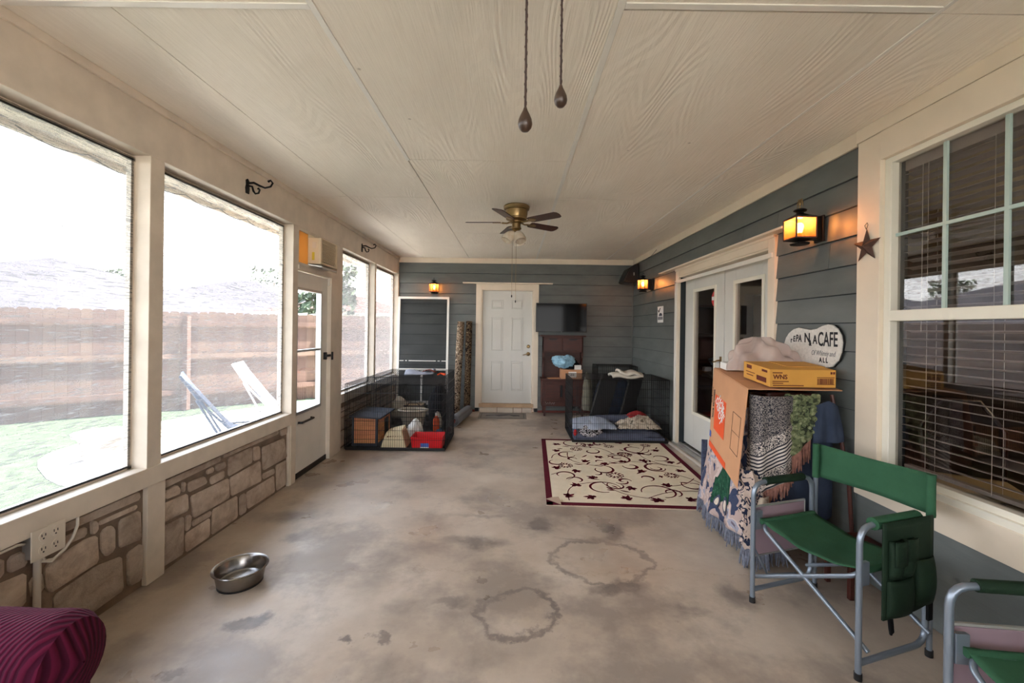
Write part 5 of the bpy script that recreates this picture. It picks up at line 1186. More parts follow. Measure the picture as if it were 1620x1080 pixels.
# folded crate trays leaning behind
def leaning_tray(x0, dx, y, h, label, wt_=.26):
    t = thing('crate_tray', label, 'tray', (x0, y, 0), group='black crate trays stored behind the bedding crate')
    o = Vector((x0, y, .03)); u = Vector((wt_, .02, 0)); v = Vector((dx, .10, h)); n = u.cross(v).normalized()*.012
    c = [o, o+u, o+u+v, o+v]; obj('pan', MB().hexa([tuple(p) for p in c]+[tuple(p+n) for p in c]), 'blackplastic', t, bevel=.003)
    obj('rim', MB().tube([tuple(p-n) for p in c], .012, 6, closed=True), 'blackplastic', t, smooth=True)
    obj('bright_edge', MB().tube([tuple(c[0]-n*2.1), tuple(c[3]-n*2.1)], .003, 5), 'alu', t)
leaning_tray(1.13, .25, 6.44, .78, 'left leaning black crate tray behind the bedding crate'); leaning_tray(1.60, .24, 6.50, .80, 'right leaning black crate tray behind the bedding crate', .20)
lump('blue_duffel', (1.62, 6.88, .34), .30, .15, .42, 'denim', 'slate blue duffel bag behind the leaning trays in the corner', 'bag', 31, .15)
lump('sage_sack', (1.20, 6.85, .40), .075, .08, .36, 'sage', 'sage green sack standing between the hutch and the right crate', 'sack', 33, .2)
crate('dog_crate', 'fourth wire crate in the far right corner behind the bedding crate', 1.42, 2.08, 7.12, 7.58, .88, .034)
t = thing('white_towel', 'folded off white towel lying on top of the right crate', 'towel', (1.6, 5.95, .84))
for k, (a, b, z) in enumerate(((1.36,1.78,.845),(1.46,1.74,.875))):
    obj('fold', MB().grid(lambda u, v: (a+(b-a)*u, 5.80+.28*v, z+.030*math.sin(PI*v)**.5+.014*math.sin(u*8+k*2)+.02*(1-u)*(k == 1)), 16, 8), 'whitecloth', t, smooth=True, solid=.028)

# ---------------------------------------------------------------- area rug
RA = math.radians(2.6)
t = thing('area_rug', 'cream area rug with burgundy border and scrolling vines by the french doors', 'rug', (.30, 3.60, 0), -RA)
W_, L_ = 1.60, 2.16
def rz(x, y):
    d = math.hypot(x, y); return .004+max(0, .05*(1-d/.16))**1 if d < .16 else .004
obj('pile', MB().grid(lambda u, v: (W_*u, L_*v, .008), 2, 2).add([(0,0,0),(W_,0,0),(W_,L_,0),(0,L_,0),(0,0,.008),(W_,0,.008),(W_,L_,.008),(0,L_,.008)], [(0,3,2,1),(0,1,5,4),(1,2,6,5),(2,3,7,6),(3,0,4,7)]), 'rugcream', t, local=True)
bd = MB()
for a in ((0,W_,0,.06),(0,W_,L_-.06,L_),(0,.055,0,L_),(W_-.055,W_,0,L_)): bd.box(a[0],a[1],a[2],a[3],.004,.0096)
obj('border', bd, 'rugred', t, local=True)
obj('turned_corner', MB().add([(.0,.115,.0100),(.125,.0,.0100),(.105,.105,.034),(.05,.118,.024),(.12,.05,.024)], [(0,1,4,2,3)]), 'rugback', t, local=True, solid=.004)
vine = MB()
def ribbon(pts, ws):
    n = len(pts); vs = []
    for i in range(n):
        a = Vector(pts[max(0,i-1)]); b = Vector(pts[min(n-1,i+1)]); d = (b-a); nn = Vector((-d.y, d.x)).normalized()*ws[i]
        p = Vector(pts[i]); vs += [(p.x+nn.x, p.y+nn.y, .0100), (p.x-nn.x, p.y-nn.y, .0100)]
    vine.add(vs, [(2*i, 2*i+1, 2*i+3, 2*i+2) for i in range(n-1)])
def inside(p): return .055 < p[0] < W_-.055 and .055 < p[1] < L_-.055
def clipribbon(pts, ws):
    cur = []; cw = []
    for p, w0 in zip(pts, ws):
        if inside(p): cur.append(p); cw.append(w0)
        else:
            if len(cur) > 2: ribbon(cur, cw)
            cur = []; cw = []
    if len(cur) > 2: ribbon(cur, cw)
def spiral(cx, cy, r, a0, turns, dr, wmax, sgn=1):
    N = 26; pts = []; ws = []
    for i in range(N+1):
        q = i/N; a = a0+sgn*2*PI*turns*q; rr = r*(1-dr*q); pts.append((cx+rr*math.cos(a), cy+rr*math.sin(a)*1.05)); ws.append(.0045+1.25*wmax*math.sin(PI*q)**2)
    clipribbon(pts, ws); return pts[-1]
def leaf_(cx, cy, a, l, w0):
    pts = [(cx+math.cos(a)*l*q+math.sin(a)*w0*.5*math.sin(PI*q), cy+math.sin(a)*l*q-math.cos(a)*w0*.5*math.sin(PI*q)) for q in [i/8 for i in range(9)]]
    clipribbon(pts, [w0*math.sin(PI*min(1, q*1.05))**.8+.0005 for q in [i/8 for i in range(9)]])
def sprig(cx, cy, a, s=1):
    for da, l in ((0, .085), (.7, .065), (-.7, .065), (1.5, .045), (-1.5, .045)): leaf_(cx, cy, a+da, l*s*1.1, .017*s)
def flower(cx, cy, r):
    for k in range(10): leaf_(cx+math.cos(k*.63)*r*.35, cy+math.sin(k*.63)*r*.35, k*.63+.3, r*.55, r*.13)
    for k in range(12): leaf_(cx+math.cos(k*.52)*r, cy+math.sin(k*.52)*r, k*.52+2.0, r*.42, r*.10)
def stem(p0, p1, bow, w0=.0045):
    a = Vector(p0); b = Vector(p1); n_ = Vector((-(b-a).y, (b-a).x))*bow; N = 18
    clipribbon([tuple(a+(b-a)*(i/N)+n_*math.sin(PI*i/N)) for i in range(N+1)], [w0]*(N+1))
for args in ((.55,.42,.16,0,.8,.35,.006),(.62,.95,.14,2.0,.9,.5,.008,-1),(.30,1.45,.13,1,.8,.4,.006),(1.05,.35,.17,3.2,.75,.3,.006,-1),(1.22,1.05,.15,.5,.9,.45,.009),(.85,1.35,.17,4,.8,.4,.007),(.42,1.95,.15,2,.7,.4,.006),(1.15,1.75,.17,0,.9,.5,.009,-1),(.20,.75,.12,5,.8,.5,.007),(1.42,.55,.11,2.4,.9,.5,.008),(.78,.62,.07,0,.7,.6,.009),(.95,1.08,.09,3,.8,.5,.011),(.60,1.62,.10,1,.8,.5,.009,-1),(1.35,1.42,.12,4,.8,.5,.008),(.15,1.15,.09,2,.7,.4,.008),(1.02,.72,.08,5,.7,.5,.01),(.75,1.98,.10,.4,.8,.5,.008)): spiral(*args)
rv = random.Random(5)
for i in range(16):
    spiral(rv.uniform(.15, 1.45), rv.uniform(.15, 2.0), rv.uniform(.05, .10), rv.uniform(0, 6.28), rv.uniform(.45, .8), .4, .006, rv.choice((1, -1)))
for i in range(26): leaf_(rv.uniform(.1, 1.5), rv.uniform(.1, 2.05), rv.uniform(0, 6.28), rv.uniform(.07, .12), .011)
for args in ((.72,.78,.085),(.24,1.05,.075),(.98,1.52,.08),(.42,1.70,.07),(1.30,.82,.07),(.85,1.86,.06),(1.33,1.95,.06)): flower(*args)
for args in ((.18,.20,.6),(.42,.18,3),(.70,.17,1.2),(.98,.14,2.2,1.1),(1.25,.2,.3),(.30,.45,2),(.82,.45,4.2),(1.15,.52,1),(.50,.68,2.6),(1.0,.93,.2),(1.45,.95,2),(.12,.95,1),(.45,1.22,.4),(.70,1.15,3.6),(1.12,1.28,1.1),(1.45,1.25,2.8),(.15,1.6,.8),(.65,1.42,5),(1.18,1.55,2),(.2,1.88,2.2),(.6,1.9,.5),(1.0,2.02,1.5),(1.42,1.72,3),(.9,1.22,1.9),(.35,.9,4.4)): sprig(*args)
for a in (((.2,.1),(.55,.58),.25),((.55,.58),(1.05,.18),-.2),((.62,1.05),(1.22,1.2),.2),((.3,1.55),(.62,1.05),-.25),((1.22,.95),(1.5,.3),.2),((.85,1.5),(1.3,1.9),-.2),((.42,1.8),(.85,1.5),.25),((.1,.3),(.2,.85),.3),((1.05,.5),(1.5,.75),-.15),((.9,.2),(1.5,.4),.12),((1.15,1.6),(1.5,1.1),-.2),((.1,1.3),(.3,1.55),.2)): stem(*a)
obj('woven_vines', vine, 'rugred', t, local=True)

# ---------------------------------------------------------------- dog bowl
t = thing('dog_bowl', 'empty stainless steel dog bowl on the bare concrete floor', 'bowl', (-1.56, 2.47, 0))
obj('bowl', MB().lathe([(.001,.006),(.098,.006),(.104,.002),(.112,.004),(.118,.02),(.124,.05),(.130,.084),(.142,.088),(.145,.092),(.142,.096),(.130,.093),(.124,.086),(.110,.022),(.098,.014),(.001,.012)], 48), 'steel', t, local=True, smooth=True)
obj('rubber_ring', MB().lathe([(.104,.0),(.116,.0),(.116,.008),(.104,.006)], 40), 'blackplastic', t, local=True, smooth=True)

# ---------------------------------------------------------------- outlet box, conduit, cables
t = thing('outlet_box', 'ivory double outlet box under the sill on the stone wall', 'outlet', (XL, 1.885, .46))
obj('box', B1(XL-.04, XL+.012, 1.825, 1.945, .468, .585), 'alu', t, bevel=.003)
obj('cover_plate', B1(XL+.012, XL+.017, 1.815, 1.955, .46, .592), 'plateivory', t, bevel=.003)
for y in (1.860, 1.910):
    for z in (.497, .555):
        r_ = obj('receptacle', MB().prism([(y+.017*math.cos(a), z+.021*math.sin(a)) for a in [k*PI/8 for k in range(16)]], 0, .003, lambda a, b, d: (XL+.017+d, a, b)), 'plateivory', t)
        obj('slot', MB().box(XL+.0195,XL+.021,y-.009,y-.006,z,z+.011).box(XL+.0195,XL+.021,y+.006,y+.009,z,z+.011).box(XL+.0195,XL+.021,y-.003,y+.003,z-.012,z-.006), 'ink', r_)
tag(obj('conduit_pipe', MB().cyl((XL-.012,1.865,0),(XL-.012,1.865,.468), .013), 'pvc', smooth=True), 'pale conduit pipe from the outlet box down to the floor', 'pipe')
tag(obj('loop_cable', MB().tube([(XL-.005,2.03,.566),(XL+.005,2.02,.53),(XL+.01,1.99,.48),(XL+.015,1.95,.45),(XL+.012,1.91,.43),(XL,1.885,.435),(XL-.01,1.88,.46)], .0065, 8), 'pvc', smooth=True), 'grey cable looping from the sill to the outlet box', 'cable')
tag(obj('loop_cable', MB().tube([(XL+.01,1.97,.462),(XL+.018,1.93,.445),(XL+.016,1.895,.425),(XL,1.87,.44)], .005, 8), 'pvc', smooth=True), 'short second cable bundled below the outlet plate', 'cable')
tag(obj('sill_cable', MB().tube([(XL-.01,1.2,.556),(XL-.004,1.55,.552),(XL-.002,1.78,.556),(XL-.02,1.82,.54)], .006, 6), 'pvc', smooth=True), 'cable stapled under the sill left of the outlet box', 'cable')

# ---------------------------------------------------------------- corduroy armchair
t = thing('armchair', 'burgundy wide wale corduroy armchair cut off at the left corner', 'armchair', (-1.65, .95, 0))
def cushion(x0, x1, y0, y1, z0, z1, e=.35, n=20):
    cx, cy, cz = (x0+x1)/2, (y0+y1)/2, (z0+z1)/2; m = MB(); nv = 16
    for i in range(nv+1):
        th = -PI/2+PI*i/nv; ct = abs(math.cos(th))**e; stt = math.copysign(abs(math.sin(th))**e, math.sin(th))
        for j in range(n*2):
            p = PI*j/n; c = math.copysign(abs(math.cos(p))**e, math.cos(p)); s = math.copysign(abs(math.sin(p))**e, math.sin(p))
            m.v.append((cx+(x1-x0)/2*ct*c, cy+(y1-y0)/2*ct*s, cz+(z1-z0)/2*stt))
    for i in range(nv):
        for j in range(n*2): m.f.append((i*n*2+j, i*n*2+(j+1) % (n*2), (i+1)*n*2+(j+1) % (n*2), (i+1)*n*2+j))
    return m
am = MB(); NA = 28; NS = 22
for i in range(NS+1):
    q = i/NS; x = -2.0+.72*q; e = 1 if q < .84 else max(.0, 1-((q-.84)/.16)**3)**.45
    for j in range(NA):
        a = 2*PI*j/NA; r = .128*(max(e, .02))*(1+.02*math.sin(q*14)); zz = .455+math.sin(a)*r*1.12+.012*q
        am.v.append((x, 1.285+math.cos(a)*r, zz))
for i in range(NS):
    for j in range(NA): am.f.append((i*NA+j, i*NA+(j+1) % NA, (i+1)*NA+(j+1) % NA, (i+1)*NA+j))
am.f.append(tuple(range(NA)))
obj('arm', am, 'corduroy', t, smooth=True)
a2 = MB(); a2.v = [(x, y-.80, z) for x, y, z in am.v]; a2.f = list(am.f); obj('arm', a2, 'corduroy', t, smooth=True)
obj('arm_panel', cushion(-2.0, -1.33, 1.19, 1.385, .04, .45, .25), 'corduroy', t, smooth=True)
obj('arm_panel', cushion(-2.0, -1.33, .39, .58, .04, .45, .25), 'corduroy', t, smooth=True)
obj('seat_cushion', cushion(-1.9, -1.25, .60, 1.18, .26, .46, .35), 'corduroy', t, smooth=True)
obj('front_skirt', cushion(-1.95, -1.30, .55, 1.22, .04, .30, .2), 'corduroy', t, smooth=True)
obj('backrest', cushion(-2.04, -1.82, .50, 1.24, .30, .62, .35), 'corduroy', t, smooth=True)

# ---------------------------------------------------------------- folding director's chairs
def director(loc, rz_, label):
    t = thing('folding_chair', label, 'chair', loc, rz_)
    L = dict(local=True, smooth=True); hw, hd, AZ = .272, .228, .655
    def bend(p, r=.05, n=5):
        out = [Vector(p[0])]
        for i in range(1, len(p)-1):
            a, b, c = Vector(p[i-1]), Vector(p[i]), Vector(p[i+1]); u = (a-b).normalized(); v = (c-b).normalized(); k = min(r, (a-b).length*.45, (c-b).length*.45)
            for j in range(n+1):
                q = j/n; out.append((b+u*k)*(1-q)**2+b*2*q*(1-q)+(b+v*k)*q*q)
        return out+[Vector(p[-1])]
    for s in (1, -1):
        x = s*hw
        obj('side_frame', MB().tube(bend([(x,hd,.012),(x,hd,AZ),(x,-hd+.025,AZ),(x,-hd+.025,.07),(x,hd,.07)], .075), .0125, 10), 'chairsteel', t, **L)
        obj('back_post', MB().tube([(x,-hd-.006,.012),(x,-hd-.006,.835)], .0115, 10), 'chairsteel', t, **L)
        obj('foot_cap', MB().cyl((x,hd,0),(x,hd,.03), .0155, n=12), 'blackplastic', t, **L); obj('foot_cap', MB().cyl((x,-hd-.006,0),(x,-hd-.006,.03), .0155, n=12), 'blackplastic', t, **L)
        obj('cross_leg', MB().tube(bend([(s*(hw+.02),hd-.03,.125),(-s*.225,hd-.03,.415),(-s*.245,hd-.06,.442),(-s*.245,-hd+.06,.442),(-s*.225,-hd+.03,.415),(s*(hw+.02),-hd+.03,.125)], .05), .0105, 10), 'chairsteel', t, **L)
        obj('arm_sleeve', MB().tube([(x,hd-.085,AZ+.003),(x,hd-.08,AZ+.003),(x,0,AZ+.003),(x,-hd+.10,AZ+.003),(x,-hd+.095,AZ+.003)], [.019,.021,.0215,.021,.019], 14), 'greendark', t, **L)
        obj('bracket', B1(x-.012*s, x+.006*s, hd-.055, hd-.012, .40, .50), 'chairsteel', t, local=True, bevel=.002)
    obj('seat', MB().grid(lambda u, v: (-.262+.524*u, -.195+.39*v, .458-.045*math.sin(PI*u)-.006*math.sin(PI*v)+.003*math.sin(u*19+v*7)), 18, 12), 'greencanvas', t, solid=.004, **L)
    for s in (1, -1): obj('seat_hem', MB().tube([(s*.25,-.195,.447),(s*.25,.195,.447)], .0145, 10), 'greencanvas', t, **L)
    obj('backrest', MB().grid(lambda u, v: (-.283+.566*u, -hd-.022-.028*math.sin(PI*u)+.004*math.sin(v*3+u*9), .648+.19*v-.012*math.sin(PI*u)*v), 18, 8), 'greencanvas', t, solid=.004, **L)
    for s in (1, -1): obj('back_sleeve', MB().tube([(s*hw,-hd-.006,.645),(s*hw,-hd-.006,.838)], .0175, 12), 'greencanvas', t, **L)
    # folded side table on the sitter's right
    x = hw+.03
    obj('side_table', B1(x, x+.012, -.185, .195, .235, .50), 'pinkgrey', t, local=True, bevel=.002)
    obj('table_edge', MB().tube([(x+.006,-.19,.23),(x+.006,.20,.23),(x+.006,.20,.505),(x+.006,-.19,.505)], .0085, 6, closed=True), 'alu', t, local=True)
    obj('table_strut', MB().tube([(x,.20,.30),(x-.01,.10,.12),(x-.02,-.1,.10)], .006, 6), 'chairsteel', t, **L)
    # hanging organiser on the sitter's left
    x = -hw-.016
    org = obj('side_organiser', MB().grid(lambda u, v: (x-.022-.012*math.sin(PI*u)*(1-v), .145-.32*u, .262+.03*u*(1-v)+(.412-.03*u*(1-v))*v), 12, 12), 'greendark', t, solid=.008, **L)
    obj('over_flap', MB().tube([(-hw,.150,AZ+.004),(-hw,-.135,AZ+.004)], .0265, 14), 'greencanvas', t, **L)
    def pouch(y0, y1, z0, z1, d=.03):
        obj('pocket', MB().grid(lambda u, v: (x-.03-d*math.sin(PI*u)**.5*math.sin(PI*(.08+.84*v))**.6, y0+(y1-y0)*u, z0+(z1-z0)*v), 10, 8), 'greendark', org, solid=.004, **L)
    pouch(.12,.045,.44,.60,.03); pouch(.035,-.03,.44,.60,.025); pouch(-.04,-.165,.30,.50,.035); pouch(.13,-.03,.275,.43,.03)
    obj('flap', MB().grid(lambda u, v: (x-.055-.006*math.sin(PI*u), .12-.075*u, .50+.105*v), 6, 4), 'greendark', org, solid=.004, **L)
    obj('flap', MB().grid(lambda u, v: (x-.05-.006*math.sin(PI*u), .035-.065*u, .51+.095*v), 6, 4), 'greendark', org, solid=.004, **L)
    obj('webbing_loop', MB().tube([(x-.02,.10,.27),(x-.022,.095,.22),(x-.02,.085,.19),(x-.02,.075,.20),(x-.02,.08,.235),(x-.02,.085,.265)], .006, 6), 'blackweb', t, **L)
    obj('webbing_strap', B1(x-.03, x-.02, -.17, -.14, .21, .30), 'blackweb', t, local=True)
    return t
dc = director((1.635, 2.16, 0), math.radians(107.5), 'green canvas folding chair in full view beside the blanket heap')
dup(dc, (1.66, 1.125, 0), math.radians(84), 'green canvas folding chair cut off by the lower right picture corner')

# ---------------------------------------------------------------- quilt rack with throws, big carton on top
t = thing('quilt_rack', 'dark wooden quilt rack buried under throws beside the french doors', 'rack', (1.83, 3.07, 0))
for y in (2.83, 3.33):
    obj('end_frame', MB().tube([(1.63,y,.0),(1.66,y,.5),(1.70,y,1.08)], .018, 8).tube([(2.07,y,.0),(2.06,y,.6),(2.0,y,1.085)], .018, 8).tube([(1.64,y,.25),(2.065,y,.25)], .015, 8).tube([(1.70,y,1.07),(2.0,y,1.07)], .018, 8), 'hutch', t, smooth=True)
for x, z in ((1.70,1.07),(1.85,1.07),(2.0,1.07),(1.65,.3),(2.06,.3)): obj('crossbar', MB().cyl((x,2.83,z),(x,3.33,z), .013), 'hutch', t, smooth=True)
def drape(name, path, zt, zb, amp, nf, m, label, cat, parent=None, hump=.0, seed=0, res=60, nz=26, sol=.008, flare=.0):
    P = [Vector(p) for p in path]; ds = [0]
    for a, b in zip(P, P[1:]): ds.append(ds[-1]+(b-a).length)
    def at(u):
        s = u*ds[-1]
        for i in range(len(P)-1):
            if s <= ds[i+1]+1e-9:
                q = (s-ds[i])/(ds[i+1]-ds[i]); 
                p0_, p1_, p2_, p3_ = P[max(0,i-1)], P[i], P[i+1], P[min(len(P)-1,i+2)]
                return .5*((2*p1_)+(p2_-p0_)*q+(2*p0_-5*p1_+4*p2_-p3_)*q*q+(3*p1_-p0_-3*p2_+p3_)*q**3)
        return P[-1]
    def f(u, v):
        p = at(u); a = at(max(0,u-.02)); b = at(min(1,u+.02)); d = (b-a).normalized(); n_ = Vector((d.y, -d.x))
        low = 1-v; w_ = amp*(.35+.65*low)*(math.sin(2*PI*nf*u+seed+.8*math.sin(4*low+seed))+.4*math.sin(2*PI*nf*2.3*u+seed*2))
        w_ += flare*low
        z = zb(u)+(zt(u)-zb(u))*v
        return (p.x+n_.x*w_, p.y+n_.y*w_, z)
    o = obj(name, MB().grid(f, res, nz), m, parent, smooth=True, solid=sol)
    if parent is None: tag(o, label, cat)
    return o, f
def fringe(f, n, ln, m, parent, r=.0035, v=0, spread=.012, seed=3, name='fringe', lo=0, hi=1):
    rr = random.Random(seed); mb = MB()
    for i in range(n):
        u = lo+(hi-lo)*(i+.5)/n; p = Vector(f(u, v)); l = ln*rr.uniform(.75, 1.15); dx = rr.uniform(-spread, spread); dy = rr.uniform(-spread, spread)
        z1 = max(.004, p.z-l)
        mb.tube([tuple(p), (p.x+dx*.5, p.y+dy*.5, (p.z+z1)/2), (p.x+dx, p.y+dy, z1)], [r, r*1.25, r*.7], 5)
    return obj(name, mb, m, parent, smooth=True, kind='stuff')
# tapestry throw on the outer side reaching the floor
tp = thing('tapestry_throw', 'picture tapestry throw with green truck hanging to the floor, blue fringe', 'throw', (1.5, 3.1, 0))
path = [(1.68,3.50),(1.60,3.46),(1.565,3.25),(1.565,3.0),(1.575,2.84),(1.63,2.775),(1.74,2.76)]
_, f = drape('woven_cloth', path, lambda u: .60+.38*min(1, max(0, (u-.42)/.15)), lambda u: .13+.05*abs(u-.45)-.03*(u > .8), .012, 3.2, 'tapestry', '', '', tp, seed=1, flare=.065)
fringe(f, 120, .11, 'bluegreyyarn', tp, .0045, spread=.02)
_, f2 = drape('side_fringe_band', [(1.60,3.49),(1.56,3.505)], lambda u: .60, lambda u: .12, .004, 1, 'navyyarn', '', '', tp, res=6)
mbt = MB().grid(lambda u, v: tuple(Vector(f(.40+.26*u, .18+.30*v+.10*(u < .5)*v))+Vector((-.007,-.004,0))), 12, 10)
obj('woven_truck', mbt, 'truckgreen', tp, smooth=True, solid=.003)
for cu, cv in ((.47, .20), (.60, .15)):
    mw = MB(); 
    for k in range(18):
        a = 2*PI*k/18; p = Vector(f(cu+.042*math.cos(a), cv+.075*math.sin(a)))+Vector((-.012,-.007,0)); mw.v.append(tuple(p))
    mw.v.append(tuple(Vector(f(cu, cv))+Vector((-.012,-.007,0)))); mw.f = [(i, (i+1) % 18, 18) for i in range(18)]
    obj('woven_wheel', mw, 'navyyarn', tp, solid=.003)
    mw2 = MB(); mw2.v = [tuple(Vector(p)*.6+Vector(mw.v[18])*.4+Vector((-.004,-.003,0))) for p in mw.v[:18]]+[tuple(Vector(mw.v[18])+Vector((-.004,-.003,0)))]; mw2.f = list(mw.f)
    obj('wheel_center', mw2, 'truckcream', tp, solid=.003)
# gathered striped end
gt = thing('gathered_throw_end', 'bunched navy and cream knotted throw end beside the carton corner', 'throw', (1.50, 2.72, 0))
g = MB()
for i in range(25):
    q = i/24; z = .62-.50*q
    for j in range(20):
        a = 2*PI*j/20; r = (.045+.022*math.sin(q*15)**2+.02*q)*(1+.13*math.sin(a*7+q*3)); g.v.append((1.50+.05*q+math.cos(a)*r, 2.70+math.sin(a)*r*.8, z))
for i in range(24):
    for j in range(20): g.f.append((i*20+j, i*20+(j+1) % 20, (i+1)*20+(j+1) % 20, (i+1)*20+j))
MT['knot'] = blotch('navy_cream_knots', [(0, (34, 40, 60)), (.45, (190, 172, 160)), (.56, (40, 46, 66)), (.62, (180, 160, 150))], 16)
obj('bunch', g, 'knot', gt, smooth=True)
fringe(lambda u, v: (1.55+.075*math.cos(2*PI*u), 2.70+.06*math.sin(2*PI*u), .13), 46, .12, 'bluegreyyarn', gt, .005, spread=.02)
# navy / ivory afghan on the near face
af = thing('striped_afghan', 'navy and ivory striped woven afghan with rose fringe on the near side', 'throw', (1.62, 2.66, .4))
_, f = drape('woven_cloth', [(1.58,2.84),(1.535,2.76),(1.56,2.675),(1.63,2.665),(1.73,2.675),(1.79,2.71)], lambda u: 1.085, lambda u: .40+.22*u**1.3, .010, 2.6, 'afghan', '', '', af, seed=2.2)
fringe(f, 70, .085, 'rosefringe', af, .0055, spread=.012, seed=8)
tl = thing('hanging_tassel_end', 'pale twisted throw corner with tassels hanging below the striped afghan', 'throw', (1.56, 2.66, .0))
_, f = drape('twisted_cloth', [(1.52,2.70),(1.55,2.65),(1.60,2.655),(1.62,2.69)], lambda u: .46, lambda u: .12+.06*abs(u-.5), .008, 2, 'quiltcream', '', '', tl, res=20, seed=1)
fringe(f, 18, .09, 'bluegreyyarn', tl, .005, seed=5)
# chenille
ch = thing('chenille_throw', 'bobbly olive green chenille throw between the striped afghan and blue coat', 'throw', (1.82, 2.69, .6))
m = MB(); rr = random.Random(4)
_, f = drape('woven_base', [(1.74,2.72),(1.80,2.69),(1.88,2.69),(1.94,2.72)], lambda u: 1.09, lambda u: .66+.22*u, .008, 1.5, 'chenille', '', '', ch, res=20)
for i in range(130):
    u = rr.random(); v = rr.random()**.8; p = Vector(f(u, v)); r = rr.uniform(.012, .022); m.ball((p.x, p.y-.008, p.z), r, r*.8, r*.9, 8, 6)
obj('bobbles', m, 'chenille', ch, smooth=True, kind='stuff')
fringe(f, 26, .12, 'rosefringe', ch, .005, seed=7, lo=0, hi=.7)
# blue cloth / coat
bc = thing('blue_coat', 'slate blue cloth coat hanging at the wall end of the rack', 'coat', (1.92, 2.72, .3))
drape('skirt', [(1.72,2.75),(1.82,2.71),(1.95,2.71),(2.06,2.75),(2.10,2.9)], lambda u: .88-.0*u, lambda u: .27+.12*max(0,u-.4), .012, 1.6, 'denim', '', '', bc, seed=.5)
drape('cape', [(1.90,2.70),(1.96,2.675),(2.04,2.69),(2.09,2.74)], lambda u: 1.06-.10*abs(u-.4), lambda u: .79+.02*u, .014, 1.4, 'denim', '', '', bc, seed=2, flare=.02)
t = thing('wooden_stick', 'brown wooden stick leaning behind the blue coat', 'stick', (2.10, 2.8, 0))
obj('shaft', MB().tube([(2.115,2.62,.0),(2.10,2.66,.6),(2.05,2.74,1.09)], .012, 8), 'hutch', t, smooth=True)
t = thing('wooden_stool', 'low dark wooden stool against the wall behind the folding chair', 'stool', (2.0, 2.4, 0))
obj('seat', B1(1.88, 2.12, 2.36, 2.58, .26, .285), 'hutch', t, bevel=.004)
for x in (1.89, 2.085):
    for y in (2.37, 2.545): obj('leg', B1(x, x+.025, y, y+.025, 0, .26), 'hutch', t, bevel=.003)

# carton
A_, B_, C_, D_ = Vector((1.498,2.71,1.12)), Vector((1.62,3.43,1.19)), Vector((1.45,3.31,.617)), Vector((1.42,2.675,.506))
_n = (B_-A_).cross(D_-A_).normalized(); C_ = C_-_n*(C_-A_).dot(_n)
E_, G_ = Vector((2.095,2.71,1.118)), Vector((2.105,3.42,1.185))
t = thing('large_carton', 'large opened moving carton with orange logo tipped over the quilt rack', 'box', (1.8, 3.05, .5))
def board(nm, q, th, m='cardboard'):
    n_ = (q[1]-q[0]).cross(q[3]-q[0]).normalized()*th; return obj(nm, MB().hexa([tuple(p) for p in q]+[tuple(p+n_) for p in q]), m, t)
board('top_panel', [A_, E_, G_, B_], .005)
board('side_panel', [A_, B_, C_, D_], .005)
board('far_panel', [B_, G_, G_+Vector((0,-.05,-.5)), C_], .005, 'cardboardin')
up = Vector((0,0,.006))
mid_ = A_.lerp(B_, .32)
board('top_flap', [mid_+up, mid_.lerp(B_, 1)+up, G_+up, E_.lerp(G_, .36)+up], .004)
nrm = (B_-A_).cross(D_-A_).normalized()
if nrm.x > 0: nrm = -nrm
def SP(s, q, o=.006):   # s from near(1) to far(0) along the top, q downward
    n0 = B_.lerp(C_, q); n1 = A_.lerp(D_, q); return tuple(n0.lerp(n1, s)+nrm*o)
def patch(nm, s0, s1, q0, q1, m, o=.0065):
    v = [SP(s0,q0,o), SP(s1,q0,o), SP(s1,q1,o), SP(s0,q1,o)]; v2 = [SP(s0,q0,o+.0008), SP(s1,q0,o+.0008), SP(s1,q1,o+.0008), SP(s0,q1,o+.0008)]
    return obj(nm, MB().hexa(v+v2), m, t)
patch('orange_logo', .14, .50, .30, .73, 'orange'); patch('orange_strip', 0, .62, .93, 1.0, 'orange')
patch('blue_label', .0, .06, .80, .875, 'blueprint')
for a in ((.66,.90,.30,.305),(.66,.90,.70,.705),(.66,.665,.30,.705),(.895,.90,.30,.705),(.66,.90,.50,.503)): patch('table_print', a[0]*.9+.12, a[1]*.9+.12, a[2]+.02, a[3]+.02, 'ink')
sdir = (Vector(SP(1,.5))-Vector(SP(0,.5))).normalized(); qdir = (Vector(SP(.5,1))-Vector(SP(.5,0))).normalized()
diag = (sdir+qdir).normalized(); dup_ = (sdir-qdir).normalized()
def lt(s_, s, q, size, xd, yd, m='paperwhite', sx=1, b=.003, o=.008): text('lettering', s_, size, frame3(SP(s, q, o), xd, yd), m, t, sx=sx, bold=b)
lt('THE', .36, .345, .042, diag, dup_, b=.001); lt('HOME', .25, .325, .072, diag, dup_, sx=1.0, b=.0012); lt('DEPOT', .16, .375, .072, diag, dup_, sx=1.02, b=.0012)
lt('MEDIUM BOX', .085, .26, .035, qdir, sdir, 'ink', b=.001); lt('moving box', .035, .24, .026, qdir, sdir, 'ink', b=0)

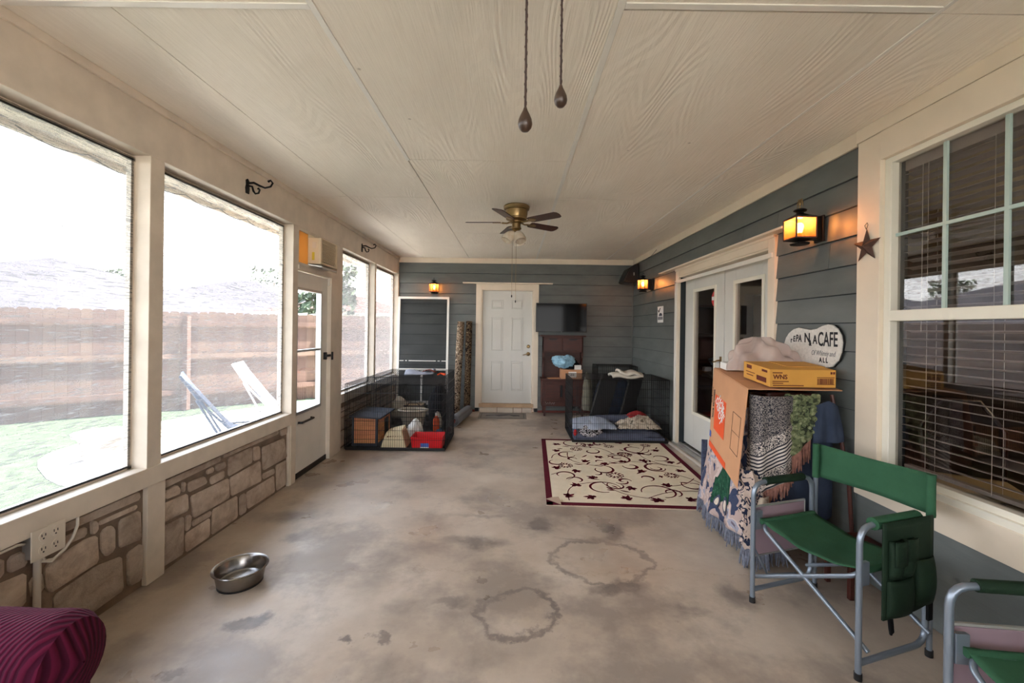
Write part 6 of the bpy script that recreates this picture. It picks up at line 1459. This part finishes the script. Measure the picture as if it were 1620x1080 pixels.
# yellow carton and bag on top
yz = 1.1375
t = thing('yellow_carton', 'flat yellow printed carton lying on top of the large carton', 'box', (1.85, 2.86, yz))
tilt = lambda y: (y-2.71)*.095
def yh(x0, x1, y0, y1, z0, z1, nm, m, bevel=0):
    return obj(nm, MB().hexa([(x0,y0,yz+z0+tilt(y0)),(x1,y0,yz+z0+tilt(y0)),(x1,y1,yz+z0+tilt(y1)),(x0,y1,yz+z0+tilt(y1)),(x0,y0,yz+z1+tilt(y0)),(x1,y0,yz+z1+tilt(y0)),(x1,y1,yz+z1+tilt(y1)),(x0,y1,yz+z1+tilt(y1))]), m, t, bevel=bevel)
yh(1.635, 2.055, 2.712, 3.02, 0, .112, 'body', 'yellowcarton', .002)
yh(1.80, 2.05, 2.80, 3.0, .113, .117, 'lid_flap', 'yellowcarton')
text('lettering', 'WNS', .040, frame3((1.655,2.7105,yz+.052), (1,0,0), (0,0,1)), 'inkred', t, bold=.001)
yh(1.652, 1.715, 2.7108, 2.712, .088, .094, 'print_line', 'inkred'); yh(1.652, 1.755, 2.7108, 2.712, .034, .039, 'print_line', 'inkred'); yh(1.652, 1.72, 2.7108, 2.712, .022, .027, 'print_line', 'inkred'); yh(1.655, 1.85, 2.7108, 2.712, .008, .014, 'print_line', 'inkred')
yh(2.02, 2.032, 2.7108, 2.712, .085, .10, 'print_mark', 'inkred'); yh(2.036, 2.048, 2.7108, 2.712, .085, .10, 'print_mark', 'inkred')
yh(1.935, 2.045, 2.7108, 2.712, .062, .066, 'print_line', 'inkred'); yh(1.935, 2.045, 2.7108, 2.712, .018, .021, 'print_line', 'inkred')
x = 1.937
bm_ = MB(); rr = random.Random(2)
while x < 2.04:
    w0 = rr.choice([.002,.003,.005]); bm_.box(x, x+w0, 2.7108, 2.712, yz+.022, yz+.058); x += w0+rr.choice([.002,.003])
obj('bar_code', bm_, 'inkred', t)
for a in ((2.75,2.86,.018,.05),(2.74,2.80,.085,.10),(2.90,2.98,.03,.036),(2.88,2.99,.05,.055),(2.92,2.98,.075,.10)):
    obj('side_print', MB().hexa([(1.634,a[0],yz+a[2]+tilt(a[0])),(1.635,a[0],yz+a[2]+tilt(a[0])),(1.635,a[1],yz+a[2]+tilt(a[1])),(1.634,a[1],yz+a[2]+tilt(a[1])),(1.634,a[0],yz+a[3]+tilt(a[0])),(1.635,a[0],yz+a[3]+tilt(a[0])),(1.635,a[1],yz+a[3]+tilt(a[1])),(1.634,a[1],yz+a[3]+tilt(a[1]))]), 'inkred', t)
# plastic bag: crumpled tent shape
def bagpt(u, v):
    a = 2*PI*u; r = 1-v**1.7
    x = 1.865+math.cos(a)*(.25*r+.06*v)-.03*v; y = 3.16+math.sin(a)*.14*r
    n = .022*math.sin(a*5+v*6)+.014*math.sin(a*9-v*9)
    z = 1.205+.245*v**.7+n*(1-abs(2*v-1))-.05*max(0, math.cos(a))*v*(1-v)*2
    return (x+n*.8*math.cos(a), y+n*.8*math.sin(a), z)
tag(obj('plastic_bag', MB().grid(lambda u, v: bagpt(u, v), 60, 26, closeu=True), 'bag', smooth=True, sub=1), 'crumpled translucent white plastic bag slumped behind the yellow carton', 'bag')
t = thing('white_packet', 'white packet with red mark left of the plastic bag on the carton', 'packet', (1.68, 3.33, 1.19))
obj('body', MB().hexa([(1.63,3.26,1.190),(1.80,3.28,1.190),(1.79,3.38,1.20),(1.63,3.36,1.20),(1.63,3.265,1.245),(1.80,3.285,1.26),(1.79,3.375,1.26),(1.63,3.355,1.25)]), 'paperwhite', t, bevel=.004)
obj('red_mark', MB().hexa([(1.70,3.266,1.20),(1.735,3.27,1.20),(1.735,3.272,1.20),(1.70,3.268,1.20),(1.695,3.268,1.235),(1.725,3.272,1.235),(1.725,3.274,1.235),(1.695,3.270,1.235)]), 'red', t)
